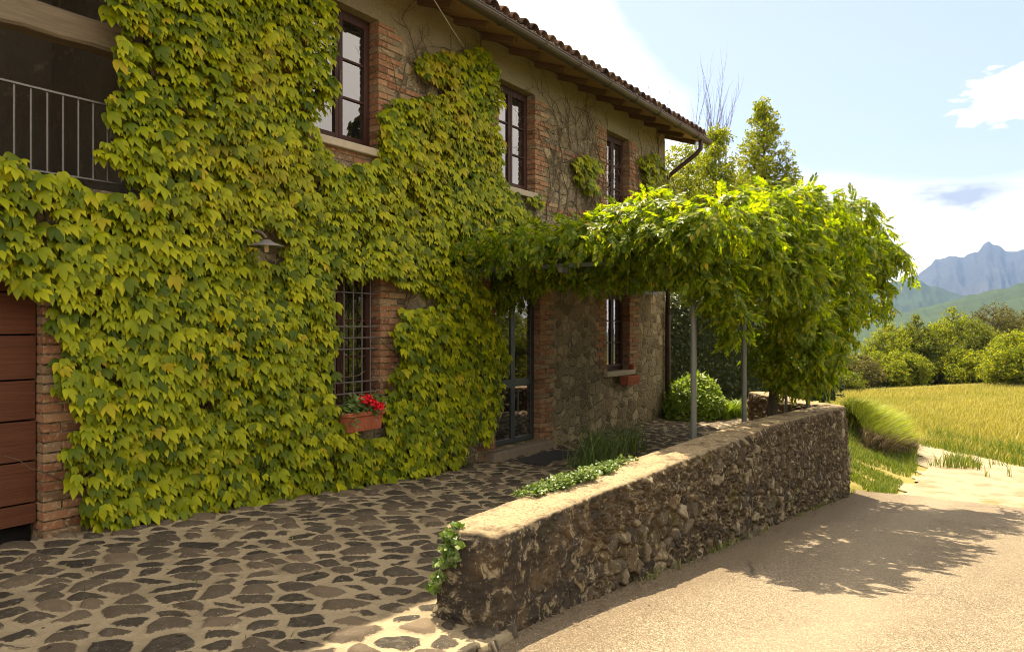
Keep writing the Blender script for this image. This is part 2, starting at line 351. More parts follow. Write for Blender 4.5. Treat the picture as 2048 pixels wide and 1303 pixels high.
MT = dict(
    facade=m_facade(), brick=m_brick(), glass=m_glass(), cobble=m_cobble(), parapet=m_parapet(), asphalt=m_asphalt(), dirt=m_dirt(), terrain=m_terrain(),
    frame=m_wood('dark_window_wood', (.035, .014, .010), (.075, .032, .020), (14, 14, 1.5), .5),
    beam=m_wood('weathered_beam', (.075, .055, .036), (.30, .23, .15), (1.1, 20, 20), .85),
    plank=m_wood('red_brown_planks', (.040, .015, .008), (.185, .066, .030), (.8, 10, 24), .8),
    rafter=m_wood('rafter_wood', (.075, .045, .025), (.21, .125, .065), (16, 2, 16), .8),
    soffit=m_wood('soffit_boards', (.20, .115, .055), (.42, .26, .12), (14, 2, 14), .8),
    sill=plain('sill_stone', (.40, .33, .23), .85, var=.2, scale=14), step=plain('step_stone', (.20, .155, .11), .9, var=.3, scale=12),
    iron=plain('old_iron', (.16, .13, .115), .6, .3, scale=20), rail=plain('rail_iron', (.17, .155, .14), .5, .5, scale=20),
    post=plain('grey_painted_steel', (.135, .140, .125), .5, .3, var=.12, scale=6), doorm=plain('door_frame_metal', (.075, .085, .085), .4, .5, var=.15),
    gutter=plain('copper_gutter', (.105, .080, .062), .5, .6, var=.3, scale=5), pipe=plain('brown_pipe', (.055, .030, .022), .5, .3),
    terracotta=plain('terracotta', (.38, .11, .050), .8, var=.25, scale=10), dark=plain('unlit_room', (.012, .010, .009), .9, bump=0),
    rubber=plain('mat_fibre', (.035, .033, .032), .95, scale=60, bump=.6), metal=plain('enamel_shade', (.20, .18, .175), .45, .3), brass=plain('lamp_fitting', (.55, .42, .28), .5),
    bark=plain('bark', (.10, .075, .05), .95, var=.45, scale=14, bump=.8), barkgrey=plain('bare_twig', (.13, .13, .15), .9), vine=plain('vine_stem', (.13, .085, .05), .9, var=.3),
    white=plain('white_cable', (.45, .41, .35), .7), soil=plain('leaf_litter_soil', (.13, .08, .04), .95, var=.5, scale=25, bump=.8),
    tile=None)
def m_tile():
    m = Mat('roof_tile', .85, .15); c = m.ramp(m.island(), [(0, (.06, .035, .026)), (.4, (.13, .070, .048)), (.75, (.21, .12, .085)), (1, (.26, .20, .15))])
    c = m.mix(m.math('MULTIPLY', m.math('SUBTRACT', m.noise(9, 6), .5), 4, True), c, (.08, .07, .055)); m.base(c); m.bump(m.noise(40, 4), .5, .01); return m.m
MT['tile'] = m_tile()
def m_loggia():  # grey-brown plaster set darker than the facade, with upright streaks
    m = Mat('dark_plaster', .95, .1); c = m.mix(m.noise(2.2, 7, .65, m.mapping((1, 1, .4))), (.045, .036, .026), (.15, .125, .09))
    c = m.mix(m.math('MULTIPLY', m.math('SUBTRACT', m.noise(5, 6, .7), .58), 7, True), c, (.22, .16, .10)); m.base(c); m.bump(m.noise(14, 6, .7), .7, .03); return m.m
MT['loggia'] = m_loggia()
LF = dict(
    ivy=leafmat('ivy_leaves', [(0, (.055, .085, .003)), (.3, (.165, .195, .003)), (.65, (.285, .300, .004)), (.97, (.40, .38, .006)), (1, (.38, .28, .012))], .30, .5, (.44, .29, .02), .8, .2, zed=2.2, tip=(1.42, 1.34, .8)),
    wist=leafmat('wisteria_leaves', [(0, (.060, .100, .004)), (.5, (.140, .195, .004)), (.88, (.23, .28, .006)), (.97, (.32, .31, .01)), (1, (.36, .24, .015))], .55, .42, spec=.3, tw=2.0),
    small=leafmat('creeper_leaves', [(0, (.06, .11, .02)), (.6, (.13, .20, .04)), (1, (.26, .30, .12))], .3, .4),
    tree=leafmat('tree_leaves', [(0, (.045, .075, .010)), (.5, (.105, .135, .012)), (1, (.23, .22, .018))], .48, .5, tw=1.5),
    treeyel=leafmat('yellow_green_leaves', [(0, (.07, .11, .008)), (.5, (.17, .205, .010)), (1, (.33, .32, .02))], .5, .5, tw=1.6),
    treebrown=leafmat('olive_leaves', [(0, (.06, .065, .018)), (.5, (.11, .105, .028)), (1, (.19, .16, .04))], .35, .6),
    hedge=leafmat('hedge_leaves', [(0, (.022, .036, .010)), (.6, (.045, .062, .014)), (1, (.09, .10, .02))], .2, .4),
    bright=leafmat('shrub_leaves', [(0, (.10, .17, .015)), (.6, (.20, .29, .025)), (1, (.32, .36, .05))], .4, .4),
    blade=leafmat('grass_blades', [(0, (.075, .12, .018)), (.6, (.15, .21, .03)), (1, (.28, .29, .07))], .35, .5),
    mound=leafmat('lime_blades', [(0, (.12, .17, .015)), (.6, (.27, .32, .03)), (1, (.46, .45, .09))], .5, .5, tw=1.6),
    darkblade=leafmat('dark_grass_blades', [(0, (.05, .095, .020)), (.6, (.11, .17, .035)), (1, (.24, .28, .08))], .35, .5),
    wheat=leafmat('dry_meadow_blades', [(0, (.19, .185, .035)), (.5, (.34, .30, .065)), (1, (.52, .46, .15))], .35, .6, (.20, .235, .035), .16),
    dry=leafmat('dry_stems', [(0, (.09, .06, .04)), (1, (.20, .14, .09))], .2, .8),
    petal=leafmat('geranium_petals', [(0, (.55, .004, .012)), (1, (.80, .02, .03))], .25, .5),
)

# ------------------------------------------------------------------ leaf scattering (numpy)
def frame_from(down, normal):
    d = down / (np.linalg.norm(down, axis=1, keepdims=True) + 1e-9)
    n = normal - d * np.sum(normal * d, axis=1, keepdims=True); n /= (np.linalg.norm(n, axis=1, keepdims=True) + 1e-9)
    return np.cross(d, n), d, n
def scatter(T, F, P, down, normal, size):
    """template T (x across, y along leaf, z out), one copy per point"""
    a, d, n = frame_from(down, normal); size = np.asarray(size).reshape(-1, 1, 1)
    V = P[:, None, :] + size * (T[None, :, 0:1] * a[:, None, :] + T[None, :, 1:2] * d[:, None, :] + T[None, :, 2:3] * n[:, None, :])
    k = len(T); FF = F[None] + (np.arange(len(P)) * k)[:, None, None]
    return V.reshape(-1, 3), FF.reshape(-1, F.shape[1])
_half = [(.12, -.12, .02), (.32, -.12, -.02), (.47, .06, -.05), (.56, .34, -.12), (.53, .70, -.30), (.40, .50, -.17), (.25, .44, -.09), (.24, .64, -.17)]
IVY = np.array([(0, .30, .06), (0, 0, .05)] + _half + [(0, 1.02, -.40)] + [(-x, y, z) for x, y, z in _half[::-1]])
IVY[:, 2] = IVY[:, 2] * 1.25 - .05 * IVY[:, 1] ** 2
TIP = np.clip((np.hypot(IVY[:, 0] * 1.25, IVY[:, 1] - .25) - .2) / .55, 0, 1) ** 1.5
IVYF = np.array([(0, i, i + 1) for i in range(1, len(IVY) - 1)] + [(0, len(IVY) - 1, 1)])
LEAF = np.array([(0, 0, 0), (.30, .42, -.05), (0, 1, -.12), (-.30, .42, -.05), (0, .45, .06)]); LEAFF = np.array([(0, 1, 4), (1, 2, 4), (2, 3, 4), (3, 0, 4)])
def wisteria_leaf():
    V = []; F = []
    for i in range(6):
        f = (i + .7) / 6.0; y = f; z = -.25 * f * f
        for sgn in ((-1, 1) if i < 5 else (0,)):
            ang = sgn * R(52 - 14 * f); l = .44 * (1 - .25 * abs(f - .45)); wd = .105
            dx, dy = (math.sin(ang), math.cos(ang)); b = len(V); dr = -.10 - .12 * (i % 2)
            V += [(0, y, z), (dx * l * .42 - dy * wd, y + dy * l * .42 + dx * wd, z - .02), (dx * l, y + dy * l, z + dr), (dx * l * .42 + dy * wd, y + dy * l * .42 - dx * wd, z - .02)]
            F += [(b, b + 1, b + 2), (b, b + 2, b + 3)]
    return np.array(V), np.array(F)
WIS, WISF = wisteria_leaf()
CL_V = []; CL_F = []
for k in range(5):   # five leaves on a twig
    a = k * 2.4; b = len(CL_V); dx, dz = math.cos(a) * .5, math.sin(a) * .5
    for (u, v) in ((0, 0), (.16, .28), (0, .62), (-.16, .28)):
        CL_V.append((dx * (v + .15) + -math.sin(a) * u, .15 * k + v * .55, dz * (v + .15) + math.cos(a) * u))
    CL_F += [(b, b + 1, b + 2), (b, b + 2, b + 3)]
CLUMP, CLUMPF = np.array(CL_V), np.array(CL_F)
def rnd(n, lo=-1, hi=1): return RS.uniform(lo, hi, n)
def rdir(n):
    v = RS.normal(size=(n, 3)); return v / np.linalg.norm(v, axis=1, keepdims=True)
def blades(P, h, w_, lean, parent, name, mat, seg=3, world=True, spread=.35):
    n = len(P); h = np.asarray(h).reshape(-1, 1) * np.ones((n, 1)); az = rnd(n, 0, 6.283); sd_ = np.stack([np.cos(az), np.sin(az), 0 * az], 1)
    ld = np.asarray(lean) + spread * np.stack([rnd(n), rnd(n), 0 * az], 1)
    rows = []
    for k in range(seg + 1):
        f = k / seg; c = P + h * f * np.array([0, 0, 1.]) * (1 - .18 * f) + h * f * f * ld
        ww = w_ * (1 - f) if k == seg else w_ * (1 - .55 * f)
        rows += [c - sd_ * ww / 2, c + sd_ * ww / 2] if k < seg else [c]
    V = np.stack(rows, 1); m = V.shape[1]; F = []
    for k in range(seg - 1): F += [(2 * k, 2 * k + 1, 2 * k + 3), (2 * k, 2 * k + 3, 2 * k + 2)]
    F += [(2 * seg - 2, 2 * seg - 1, 2 * seg)]
    F = np.array(F)[None] + (np.arange(n) * m)[:, None, None]
    return npmesh(name, V.reshape(-1, 3), F.reshape(-1, 3), mat, parent, world)
def inpoly(x, y, poly):
    c = np.zeros(x.shape, bool); j = len(poly) - 1
    for i in range(len(poly)):
        xi, yi = poly[i]; xj, yj = poly[j]
        t = ((yi > y) != (yj > y)) & (x < (xj - xi) * (y - yi) / (yj - yi + 1e-12) + xi); c ^= t; j = i
    return c

# ------------------------------------------------------------------ ground
_RX = [-400, -30, -20, -8.5, -5.4, -2.5, 4.3, 9, 13, 20, 60, 400]; _RZ = [2, 1.2, .75, .30, .15, -.18, -.88, -1.2, -1.36, -1.42, -1.8, -3]
def roadz(x): return np.interp(x, _RX, _RZ)
def courtz(x, y): return np.interp(x, [-30, -5.9, -.8, 4, 30], [.9, .24, 0, 0, 0]) + np.interp(-y, [0, 3.2], [0, -.05]) * np.interp(x, [-6, -1], [1, 0])
def groundz(x, y):
    r = roadz(x); c = np.where(x < 4.8, courtz(x, y), 0) 
    b = np.where(x < 4.6, sstep(-3.15, -2.9, y), sstep(-4.1, -1.2, y)) * (1 - sstep(9.5, 16, x))
    z = r * (1 - b) + c * b
    X, Y = camXY(x, y)
    z = z + sstep(22, 45, Y) * .055 * np.clip(X - 31, -14, 6)
    z = z - np.where(Y > 44, np.minimum((Y - 44) * .13, 48), 0) * sstep(44, 60, Y)
    return z
def build_ground():
    rr = np.concatenate([np.arange(0, 30, .2), np.geomspace(30, 7800, 90)]); aa = np.linspace(0, 2 * np.pi, 721)[:-1]
    RR, AA = np.meshgrid(rr, aa, indexing='ij'); x = CAM[0] + 8 + RR * np.cos(AA); y = CAM[1] + 5 + RR * np.sin(AA)
    z = groundz(x, y) - .045 + (fbm(x * .8, y * .8, 3) - .5) * .05 * ((y < -3.6) & (x > 6))
    X, Y = camXY(x, y)
    n, k = x.shape; idx = np.arange(n * k).reshape(n, k); nx = np.roll(idx, -1, 1)
    F = np.stack([idx[:-1], nx[:-1], nx[1:], idx[1:]], -1).reshape(-1, 4)[:, ::-1]
    far = sstep(46, 75, np.hypot(X, Y)) 
    tag(npmesh('ground', np.stack([x, y, z], -1).reshape(-1, 3), F, MT['terrain'], smooth=True, attrs={'far': far}), 'meadow ground falling away to the valley', kind='structure')
def gridsheet(name, xs, ys, zf, mat, cut=None, **kw):
    x, y = np.meshgrid(xs, ys, indexing='ij'); z, attrs = zf(x, y); n, k = x.shape; idx = np.arange(n * k).reshape(n, k)
    F = np.stack([idx[:-1, :-1], idx[1:, :-1], idx[1:, 1:], idx[:-1, 1:]], -1).reshape(-1, 4)
    if cut is not None:
        cx = x.ravel()[F].mean(1); cy = y.ravel()[F].mean(1); F = F[cut(cx, cy)]
    return npmesh(name, np.stack([x, y, z], -1).reshape(-1, 3), F, mat, smooth=True, attrs=attrs, **kw)
def cob(x, y):
    wx = x + (fbm(x * 3, y * 3, 2) - .5) * .16; wy = y + (fbm(x * 3, y * 3, 7) - .5) * .16
    ca, sa = math.cos(-TH * .55), math.sin(-TH * .55)
    u = (wx * math.cos(.95) + wy * math.sin(.95)) / .165; v = (-wx * math.sin(.95) + wy * math.cos(.95)) / .225
    f1, e, r = voro(u, v, 3, .78)
    e = e * (.82 + .45 * r)
    h = sstep(.12, .55, e) * .022 * (.5 + .9 * r) + (fbm(x * 18, y * 18, 5) - .5) * .010 + (fbm(x * 1.1, y * 1.1, 8) - .5) * .03
    return courtz(x, y) + h, {'edge': e, 'rnd': r}
def build_paving():
    cut = lambda x, y: (y > -3.42 - .10 * (fbm(x * 2.1, 0 * x, 4) - .5) * 2 - .12 * (x < -5.3)) 
    a = gridsheet('courtyard_paving', np.arange(-10.2, -1.2, .0145), np.arange(-3.75, .02, .0145), cob, MT['cobble'], cut)
    so_ = a.modifiers.new('bed', 'SOLIDIFY'); so_.thickness = .10; so_.offset = -1
    tag(a, 'dark cobbles bedded in pale mortar near the ivy wall', kind='structure')
    b = gridsheet('courtyard_paving', np.arange(-1.2145, 5.3, .03), np.arange(-3.43, .02, .03), cob, MT['cobble'], lambda x, y: (y > -3.35) & (y > -3.25 + 1.0 * np.maximum(0, x - 3.9))); tag(b, 'cobbled courtyard in the shade of the pergola', kind='structure')
    c = gridsheet('courtyard_paving', np.arange(5.27, 8.4, .05), np.arange(-1.6, 4, .05), cob, MT['cobble']); tag(c, 'sunlit paving past the corner of the house', kind='structure')
    d = gridsheet('courtyard_paving', np.arange(-20, -10.18, .06), np.arange(-3.75, .02, .06), cob, MT['cobble']); tag(d, 'cobbles outside the carriage door', kind='structure')
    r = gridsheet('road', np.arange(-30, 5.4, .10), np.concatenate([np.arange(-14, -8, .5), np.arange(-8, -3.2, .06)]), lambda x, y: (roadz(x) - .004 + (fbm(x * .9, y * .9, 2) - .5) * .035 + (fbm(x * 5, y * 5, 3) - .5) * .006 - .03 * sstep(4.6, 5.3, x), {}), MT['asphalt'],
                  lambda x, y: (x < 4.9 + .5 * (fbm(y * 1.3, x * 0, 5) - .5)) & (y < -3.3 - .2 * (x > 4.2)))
    tag(r, 'worn tarmac lane beside the stone wall', kind='structure')
    # pale dirt track past the end of the tarmac
    ctr = [ground_pt(px, py, z_) for px, py, z_ in ((2040, 1010, -.9), (2010, 950, -1.12), (1915, 913, -1.28), (1800, 893, -1.36), (1700, 880, -1.4), (1560, 870, -1.4))]
    wd = [2.7, 2.5, 1.4, 1.4, 1.3, 1.3]
    ctr = np.array(ctr)
    def d2path(x, y):
        best = np.full(x.shape, 99.)
        for i in range(len(ctr) - 1):
            a_, b_ = ctr[i, :2], ctr[i + 1, :2]; ab = b_ - a_; t = np.clip(((x - a_[0]) * ab[0] + (y - a_[1]) * ab[1]) / (ab @ ab), 0, 1)
            d_ = np.hypot(x - a_[0] - t * ab[0], y - a_[1] - t * ab[1]) - (wd[i] * (1 - t) + wd[i + 1] * t) * .62
            best = np.minimum(best, d_)
        return best
    def cutp(x, y): return (d2path(x, y) + (fbm(x * 1.5, y * 1.5, 4) - .5) * .9 < 0) & (x > 4.4) & (y < -3.3)
    t = gridsheet('dirt_track', np.arange(4.3, 26, .09), np.arange(-13, 4, .09), lambda x, y: (groundz(x, y) - .018 + (fbm(x * 2.2, y * 2.2, 2) - .5) * .03, {}), MT['dirt'], cutp)
    tag(t, 'pale dirt track bending away past the wall', kind='structure')
    return d2path
build_ground(); d2path = build_paving()

# ------------------------------------------------------------------ far hills and mountain
def ridge(name, label, prof, Yr, front, mat, seed, amp, freq, base=-60):
    px = np.linspace(prof[0][0], prof[-1][0], 420); ry = np.interp(px, [p[0] for p in prof], [p[1] for p in prof])
    ry = ry - (fbm(px * freq, px * 0, seed, 6) - .5) * amp
    ws = np.concatenate([np.linspace(0, 1, 90), 1 + np.linspace(.03, .3, 8)])
    P, W = np.meshgrid(px, ws, indexing='ij'); H = np.interp(P, px, ry)
    Y = Yr - front * (1 - np.minimum(W, 1)) + front * np.maximum(W - 1, 0)
    ztop = (HOR - H) / FPX * Yr + 1.75
    rdg = np.abs(fbm(P * freq * .55 + W * .8, W * 2.6 + P * freq * .2, seed + 3, 5) - .5) * 2
    s = np.where(W <= 1, W ** 1.25, 1 - (W - 1) * 1.4); s = s - (rdg * .34) * np.clip(W, 0, 1) * np.clip((1 - W) * 3.5, 0, 1)
    z = base + (ztop - base) * s
    V = CAM[None, None] + (FW[None, None] + RT[None, None] * ((P - 1024) / FPX)[..., None]) * Y[..., None]; V[..., 2] = z
    n, k = P.shape; idx = np.arange(n * k).reshape(n, k); F = np.stack([idx[:-1, :-1], idx[1:, :-1], idx[1:, 1:], idx[:-1, 1:]], -1).reshape(-1, 4)
    tag(npmesh(name, V.reshape(-1, 3), F, mat, smooth=True), label, kind='structure')
ridge('mountain', 'bare rocky peak across the valley', [(900, 640), (1300, 630), (1600, 610), (1700, 590), (1780, 568), (1840, 548), (1872, 520), (1900, 512), (1925, 515), (1942, 508), (1955, 506), (1966, 490), (1978, 484), (1990, 488), (2004, 497), (2020, 502), (2050, 503), (2100, 490), (2180, 520), (2320, 505), (2450, 560)], 6500, 3400, m_hill('far_rock', (.04, .046, .05), (.15, .145, .14), .008, 60), 5, 14, .07)
ridge('hill', 'wooded shoulder below the peak', [(1100, 650), (1500, 620), (1690, 592), (1750, 575), (1800, 560), (1840, 563), (1900, 583), (1980, 600), (2200, 590), (2600, 610)], 3600, 1500, m_hill('far_woods', (.015, .028, .012), (.075, .095, .035), .035, 14), 12, 9, .05)
ridge('hill', 'green wooded slope nearest across the valley', [(900, 690), (1500, 668), (1700, 652), (1780, 635), (1860, 612), (1930, 592), (2000, 578), (2050, 566), (2200, 545), (2600, 560)], 2000, 1300, m_hill('near_woods', (.012, .026, .008), (.080, .105, .030), .05, 9), 21, 8, .05)

# ------------------------------------------------------------------ the farmhouse
ZT = 5.40     # wall head
XL, XR = -16.0, 5.07
house = thing('farmhouse', 'old stone and brick farmhouse with tiled eaves, half covered in climbing ivy', 'house', (-2, 0, 0))
UP = [(-3.66, -2.74), (-.52, .385), (2.60, 3.48)]
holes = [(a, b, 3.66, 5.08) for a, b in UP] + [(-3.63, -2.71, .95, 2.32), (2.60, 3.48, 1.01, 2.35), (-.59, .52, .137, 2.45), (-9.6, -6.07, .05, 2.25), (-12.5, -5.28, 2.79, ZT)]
def build_wall():
    xs = sorted({XL, XR} | {h[0] for h in holes} | {h[1] for h in holes}); zs = sorted({-.6, ZT} | {h[2] for h in holes} | {h[3] for h in holes})
    mb = MB()
    for i in range(len(xs) - 1):
        for j in range(len(zs) - 1):
            cx, cz = (xs[i] + xs[i + 1]) / 2, (zs[j] + zs[j + 1]) / 2
            if any(h[0] < cx < h[1] and h[2] < cz < h[3] for h in holes): continue
            mb.quad((xs[i], 0, zs[j]), (xs[i + 1], 0, zs[j]), (xs[i + 1], 0, zs[j + 1]), (xs[i], 0, zs[j + 1]))
    for n, (a, b, c, d) in enumerate(holes):
        D = 1.7 if n == len(holes) - 1 else .32
        if n == len(holes) - 1: lg = mb; mb = MB()
        mb.quad((a, 0, c), (a, 0, d), (a, D, d), (a, D, c)); mb.quad((b, 0, c), (b, D, c), (b, D, d), (b, 0, d))
        mb.quad((a, 0, d), (b, 0, d), (b, D, d), (a, D, d)); mb.quad((a, 0, c), (a, D, c), (b, D, c), (b, 0, c))
        mb.quad((a, D, c), (a, D, d), (b, D, d), (b, D, c))
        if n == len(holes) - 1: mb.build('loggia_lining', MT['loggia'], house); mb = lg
    mb.quad((XR, 0, -.6), (XR, 7, -.6), (XR, 7, ZT), (XR, 3.5, ZT + 1.35), (XR, 0, ZT)); mb.quad((XL, 0, -.6), (XL, 0, ZT), (XL, 3.5, ZT + 1.35), (XL, 7, ZT), (XL, 7, -.6))
    mb.quad((XL, 7, -.6), (XL, 7, ZT), (XR, 7, ZT), (XR, 7, -.6))
    mb.build('wall', MT['facade'], house)
build_wall()
rb = random.Random(3)
def brick_column(mb, x, side, z0, z1, depth=.15, start=0):
    z = z0; k = start
    while z < z1 - .03:
        h = .058 + rb.uniform(-.004, .004)
        runs = [.25] if k % 2 else [.125, .25]
        x0 = x - side * .006 - side * 0
        for q, L_ in enumerate(runs):
            L_ += rb.uniform(-.012, .012); a = x0; b = x0 + side * L_; pr = -.006 - rb.uniform(0, .010)
            mb.box(min(a, b), max(a, b), pr, (depth if q == 0 else .05), z, min(z + h, z1)); x0 = b + side * .012
        z += h + .013; k += 1
def brick_row(mb, x0, x1, z, rows=2, wob=.02):
    for r_ in range(rows):
        x = x0 + rb.uniform(0, .15)
        while x < x1:
            L_ = .24 + rb.uniform(-.03, .03); zz = z + r_ * .071 + rb.uniform(-.004, .004)
            if rb.random() > .06: mb.box(x, min(x + L_, x1), -.004 - rb.uniform(0, .009), .05, zz, zz + .056)
            x += L_ + .013
brick_specs = [(a, b, 3.60, 5.06) for a, b in UP] + [(-3.63, -2.71, .88, 2.30), (2.60, 3.48, 1.0, 2.33), (-.59, .52, .02, 2.43)]
for n, (a, b, c, d) in enumerate(brick_specs):
    for xx, sd_, st_ in ((a, -1, 0), (b, 1, 1)): mb = MB(); brick_column(mb, xx, sd_, c, d, start=st_); mb.build('brick_surround', MT['brick'], house, bevel=.004)
mb = MB(); brick_column(mb, -6.07, 1, .16, 2.2, .16); mb.build('brick_surround', MT['brick'], house, bevel=.004)
for (a, b, z) in ((-2.45, -.80, 4.32), (.66, 2.32, 4.32), (3.76, 4.95, 4.32), (-3.9, -.80, 3.47), (.2, 3.3, 3.47)): mb = MB(); brick_row(mb, a, b, z); mb.build('brick_course', MT['brick'], house, bevel=.004)

def casement(x0, x1, z0, z1, label=None, sill=True, rows=3, depth=.13):
    m = MB(); y0, y1 = depth, depth + .06; fw = .055; xc = (x0 + x1) / 2; xa, xb = x0 - .004, x1 + .004
    m.box(xa, xa + fw, y0, y1, z0, z1 + .004); m.box(xb - fw, xb, y0, y1, z0, z1 + .004)
    m.box(xa + fw, xb - fw, y0, y1, z1 - fw, z1 + .004); m.box(xa + fw, xb - fw, y0, y1, z0, z0 + fw)
    o = m.build('window', MT['frame'], house, bevel=.004)
    if label: o['label'] = label
    for s_ in (-1, 1):
        m = MB(); a, b = (xa + fw + .003, xc - .003) if s_ < 0 else (xc + .003, xb - fw - .003); c, d = z0 + fw + .003, z1 - fw - .003; t = .05
        yy0, yy1 = y0 - .018, y0 + .03
        m.box(a, a + t, yy0, yy1, c, d); m.box(b - t, b, yy0, yy1, c, d); m.box(a + t, b - t, yy0, yy1, d - t, d); m.box(a + t, b - t, yy0, yy1, c, c + t)
        for k in range(1, rows):
            zz = c + t + (d - c - 2 * t) * k / rows; m.box(a + t, b - t, yy0 + .006, yy1, zz - .012, zz + .012)
        m.build('sash', MT['frame'], o, bevel=.003)
        g = MB(); g.box(a + t - .005, b - t + .005, y0 + .008, y0 + .014, c + t - .005, d - t + .005); g.build('pane', MT['glass'], o)
    m = MB(); m.tube([(xc, y0 - .035, (z0 + z1) / 2 - .05), (xc, y0 - .045, (z0 + z1) / 2 + .05)], .008, 6); m.build('handle', MT['iron'], o)
    if sill:
        m = MB(); m.box(x0 - .10, x1 + .10, -.075, .13, z0 - .085, z0 - .002); m.build('sill', MT['sill'], o, bevel=.008)
    return o
for a, b in UP: casement(a, b, 3.66, 5.08, 'tall dark wooden casement window of six panes on the upper floor')
lw = casement(-3.63, -2.71, .95, 2.32, 'dark window behind an iron grille between the ivy')
casement(2.60, 3.48, 1.01, 2.35, 'lower dark window under the pergola')
g = MB()
gx = [wall_pt(p, 700, .04)[0] for p in (650, 669, 687, 706, 723, 740)]
for x in gx: g.tube([(x, .035, .955), (x, .035, 2.30)], .0085, 6)
for py in (586, 653, 675, 697, 762, 784):
    z = wall_pt(725, py, .03)[1]; g.tube([(-3.62, .03, z), (-2.70, .03, z)], .008, 6)
g.build('grille', MT['iron'], lw)
# two-leaf glazed door
def build_door():
    x0, x1, z0, z1, y = -.586, .516, .14, 2.446, .10
    m = MB(); fw = .05; m.box(x0, x0 + fw, y, y + .06, z0, z1); m.box(x1 - fw, x1, y, y + .06, z0, z1); m.box(x0 + fw, x1 - fw, y, y + .06, z1 - fw, z1)
    dr = m.build('door', MT['doorm'], house, bevel=.003); dr['label'] = 'dark metal framed glass double door half hidden by hanging leaves'
    xc = (x0 + x1) / 2
    for s_ in (-1, 1):
        a, b = (x0 + fw + .004, xc - .003) if s_ < 0 else (xc + .003, x1 - fw - .004); t = .045; m = MB(); c, d = z0 + .01, z1 - fw - .004
        m.box(a, a + t, y - .012, y + .035, c, d); m.box(b - t, b, y - .012, y + .035, c, d)
        for (p, q) in ((c, c + .07), (.93, 1.03), (d - t, d)): m.box(a + t, b - t, y - .012, y + .035, p, q)
        lf = m.build('door_leaf', MT['doorm'], dr, bevel=.003)
        g2 = MB(); g2.box(a + t - .004, b - t + .004, y + .006, y + .012, c + .07, .93); g2.box(a + t - .004, b - t + .004, y + .006, y + .012, 1.03, d - t); g2.build('pane', MT['glass'], dr)
    m = MB(); m.tube([(xc + .05, y - .02, .55), (xc + .05, y - .06, .56), (xc + .05, y - .06, .86), (xc + .05, y - .02, .87)], .009, 6); m.build('handle', MT['rail'], dr)
    m = MB(); m.box(-.80, .62, -.16, .10, -.02, .130); m.build('doorstep', MT['step'], house, bevel=.012)
build_door()
# carriage door of broad horizontal planks
def build_carriage():
    m = MB(); zc = [.21, .50, .80, 1.09, 1.38, 1.70, 2.0, 2.24]
    for k in range(len(zc) - 1):
        z0 = zc[k] + .006; z1 = zc[k + 1] - .006; yy = .085 + rb.uniform(-.006, .006)
        if k == 0: m.hexa([(-9.55, yy, z0 + .10), (-6.085, yy, z0 + .14), (-6.085, yy + .04, z0 + .14), (-9.55, yy + .04, z0 + .1), (-9.55, yy, z1), (-6.085, yy, z1), (-6.085, yy + .04, z1), (-9.55, yy + .04, z1)]); m.hexa([(-9.55, yy - .001, z0 - .12), (-6.55, yy - .001, z0 - .1), (-6.55, yy + .04, z0 - .1), (-9.55, yy + .04, z0 - .12), (-9.55, yy, z0 + .098), (-6.55, yy, z0 + .098), (-6.55, yy + .04, z0 + .098), (-9.55, yy + .04, z0 + .098)])
        else: m.box(-9.55, -6.085, yy, yy + .04, z0, z1)
    d = m.build('carriage_door', MT['plank'], house, bevel=.004); d['label'] = 'rough red-brown plank carriage door'
    m = MB(); m.box(-9.6, -6.075, .20, .30, .0, 2.25); m.build('painted_dark_gap', MT['dark'], d)  # near-black box, its colour stands in for the shade behind the planks
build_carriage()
# loggia: railing, beam
m = MB(); m.bar((-12.4, .06, 3.46), (-5.29, .06, 3.46), .035, .014); m.bar((-12.4, .06, 2.87), (-5.29, .06, 2.87), .03, .012)
rl = m.build('railing', MT['rail'], house); rl['label'] = 'thin grey iron balcony railing'
k = 0
for i in range(70):
    x = -5.38 - i * .107
    if x < -9.2: break
    m = MB(); m.tube([(x, .06, 2.876), (x, .06, 3.453)], .0075, 6); m.build('baluster', MT['rail'], rl)
m = MB(); bxs = np.arange(-12.4, -5.2, .24); bxs[-1] = -5.282
for q in range(len(bxs)):
    X_ = bxs[q]; za, zb_ = 3.88 + .018 * math.sin(X_ * 3) + .008 * math.sin(X_ * 11), 4.10 + .014 * math.sin(X_ * 2.1 + 1) + .007 * math.sin(X_ * 9); ya = .09 + .01 * math.sin(X_ * 5)
    m.v += [(X_, ya, za), (X_, .28, za), (X_, .28, zb_), (X_, ya, zb_)]
    if q: b_ = 4 * q; m.f += [(b_ - 4 + k_, b_ - 4 + (k_ + 1) % 4, b_ + (k_ + 1) % 4, b_ + k_) for k_ in range(4)]
m.f += [(0, 3, 2, 1), tuple(4 * (len(bxs) - 1) + k_ for k_ in range(4))]
m.build('beam', MT['beam'], house, bevel=.02)
m = MB(); m.box(-12.49, -5.285, .002, .10, 2.70, 2.785); m.build('balcony_slab', MT['sill'], house)
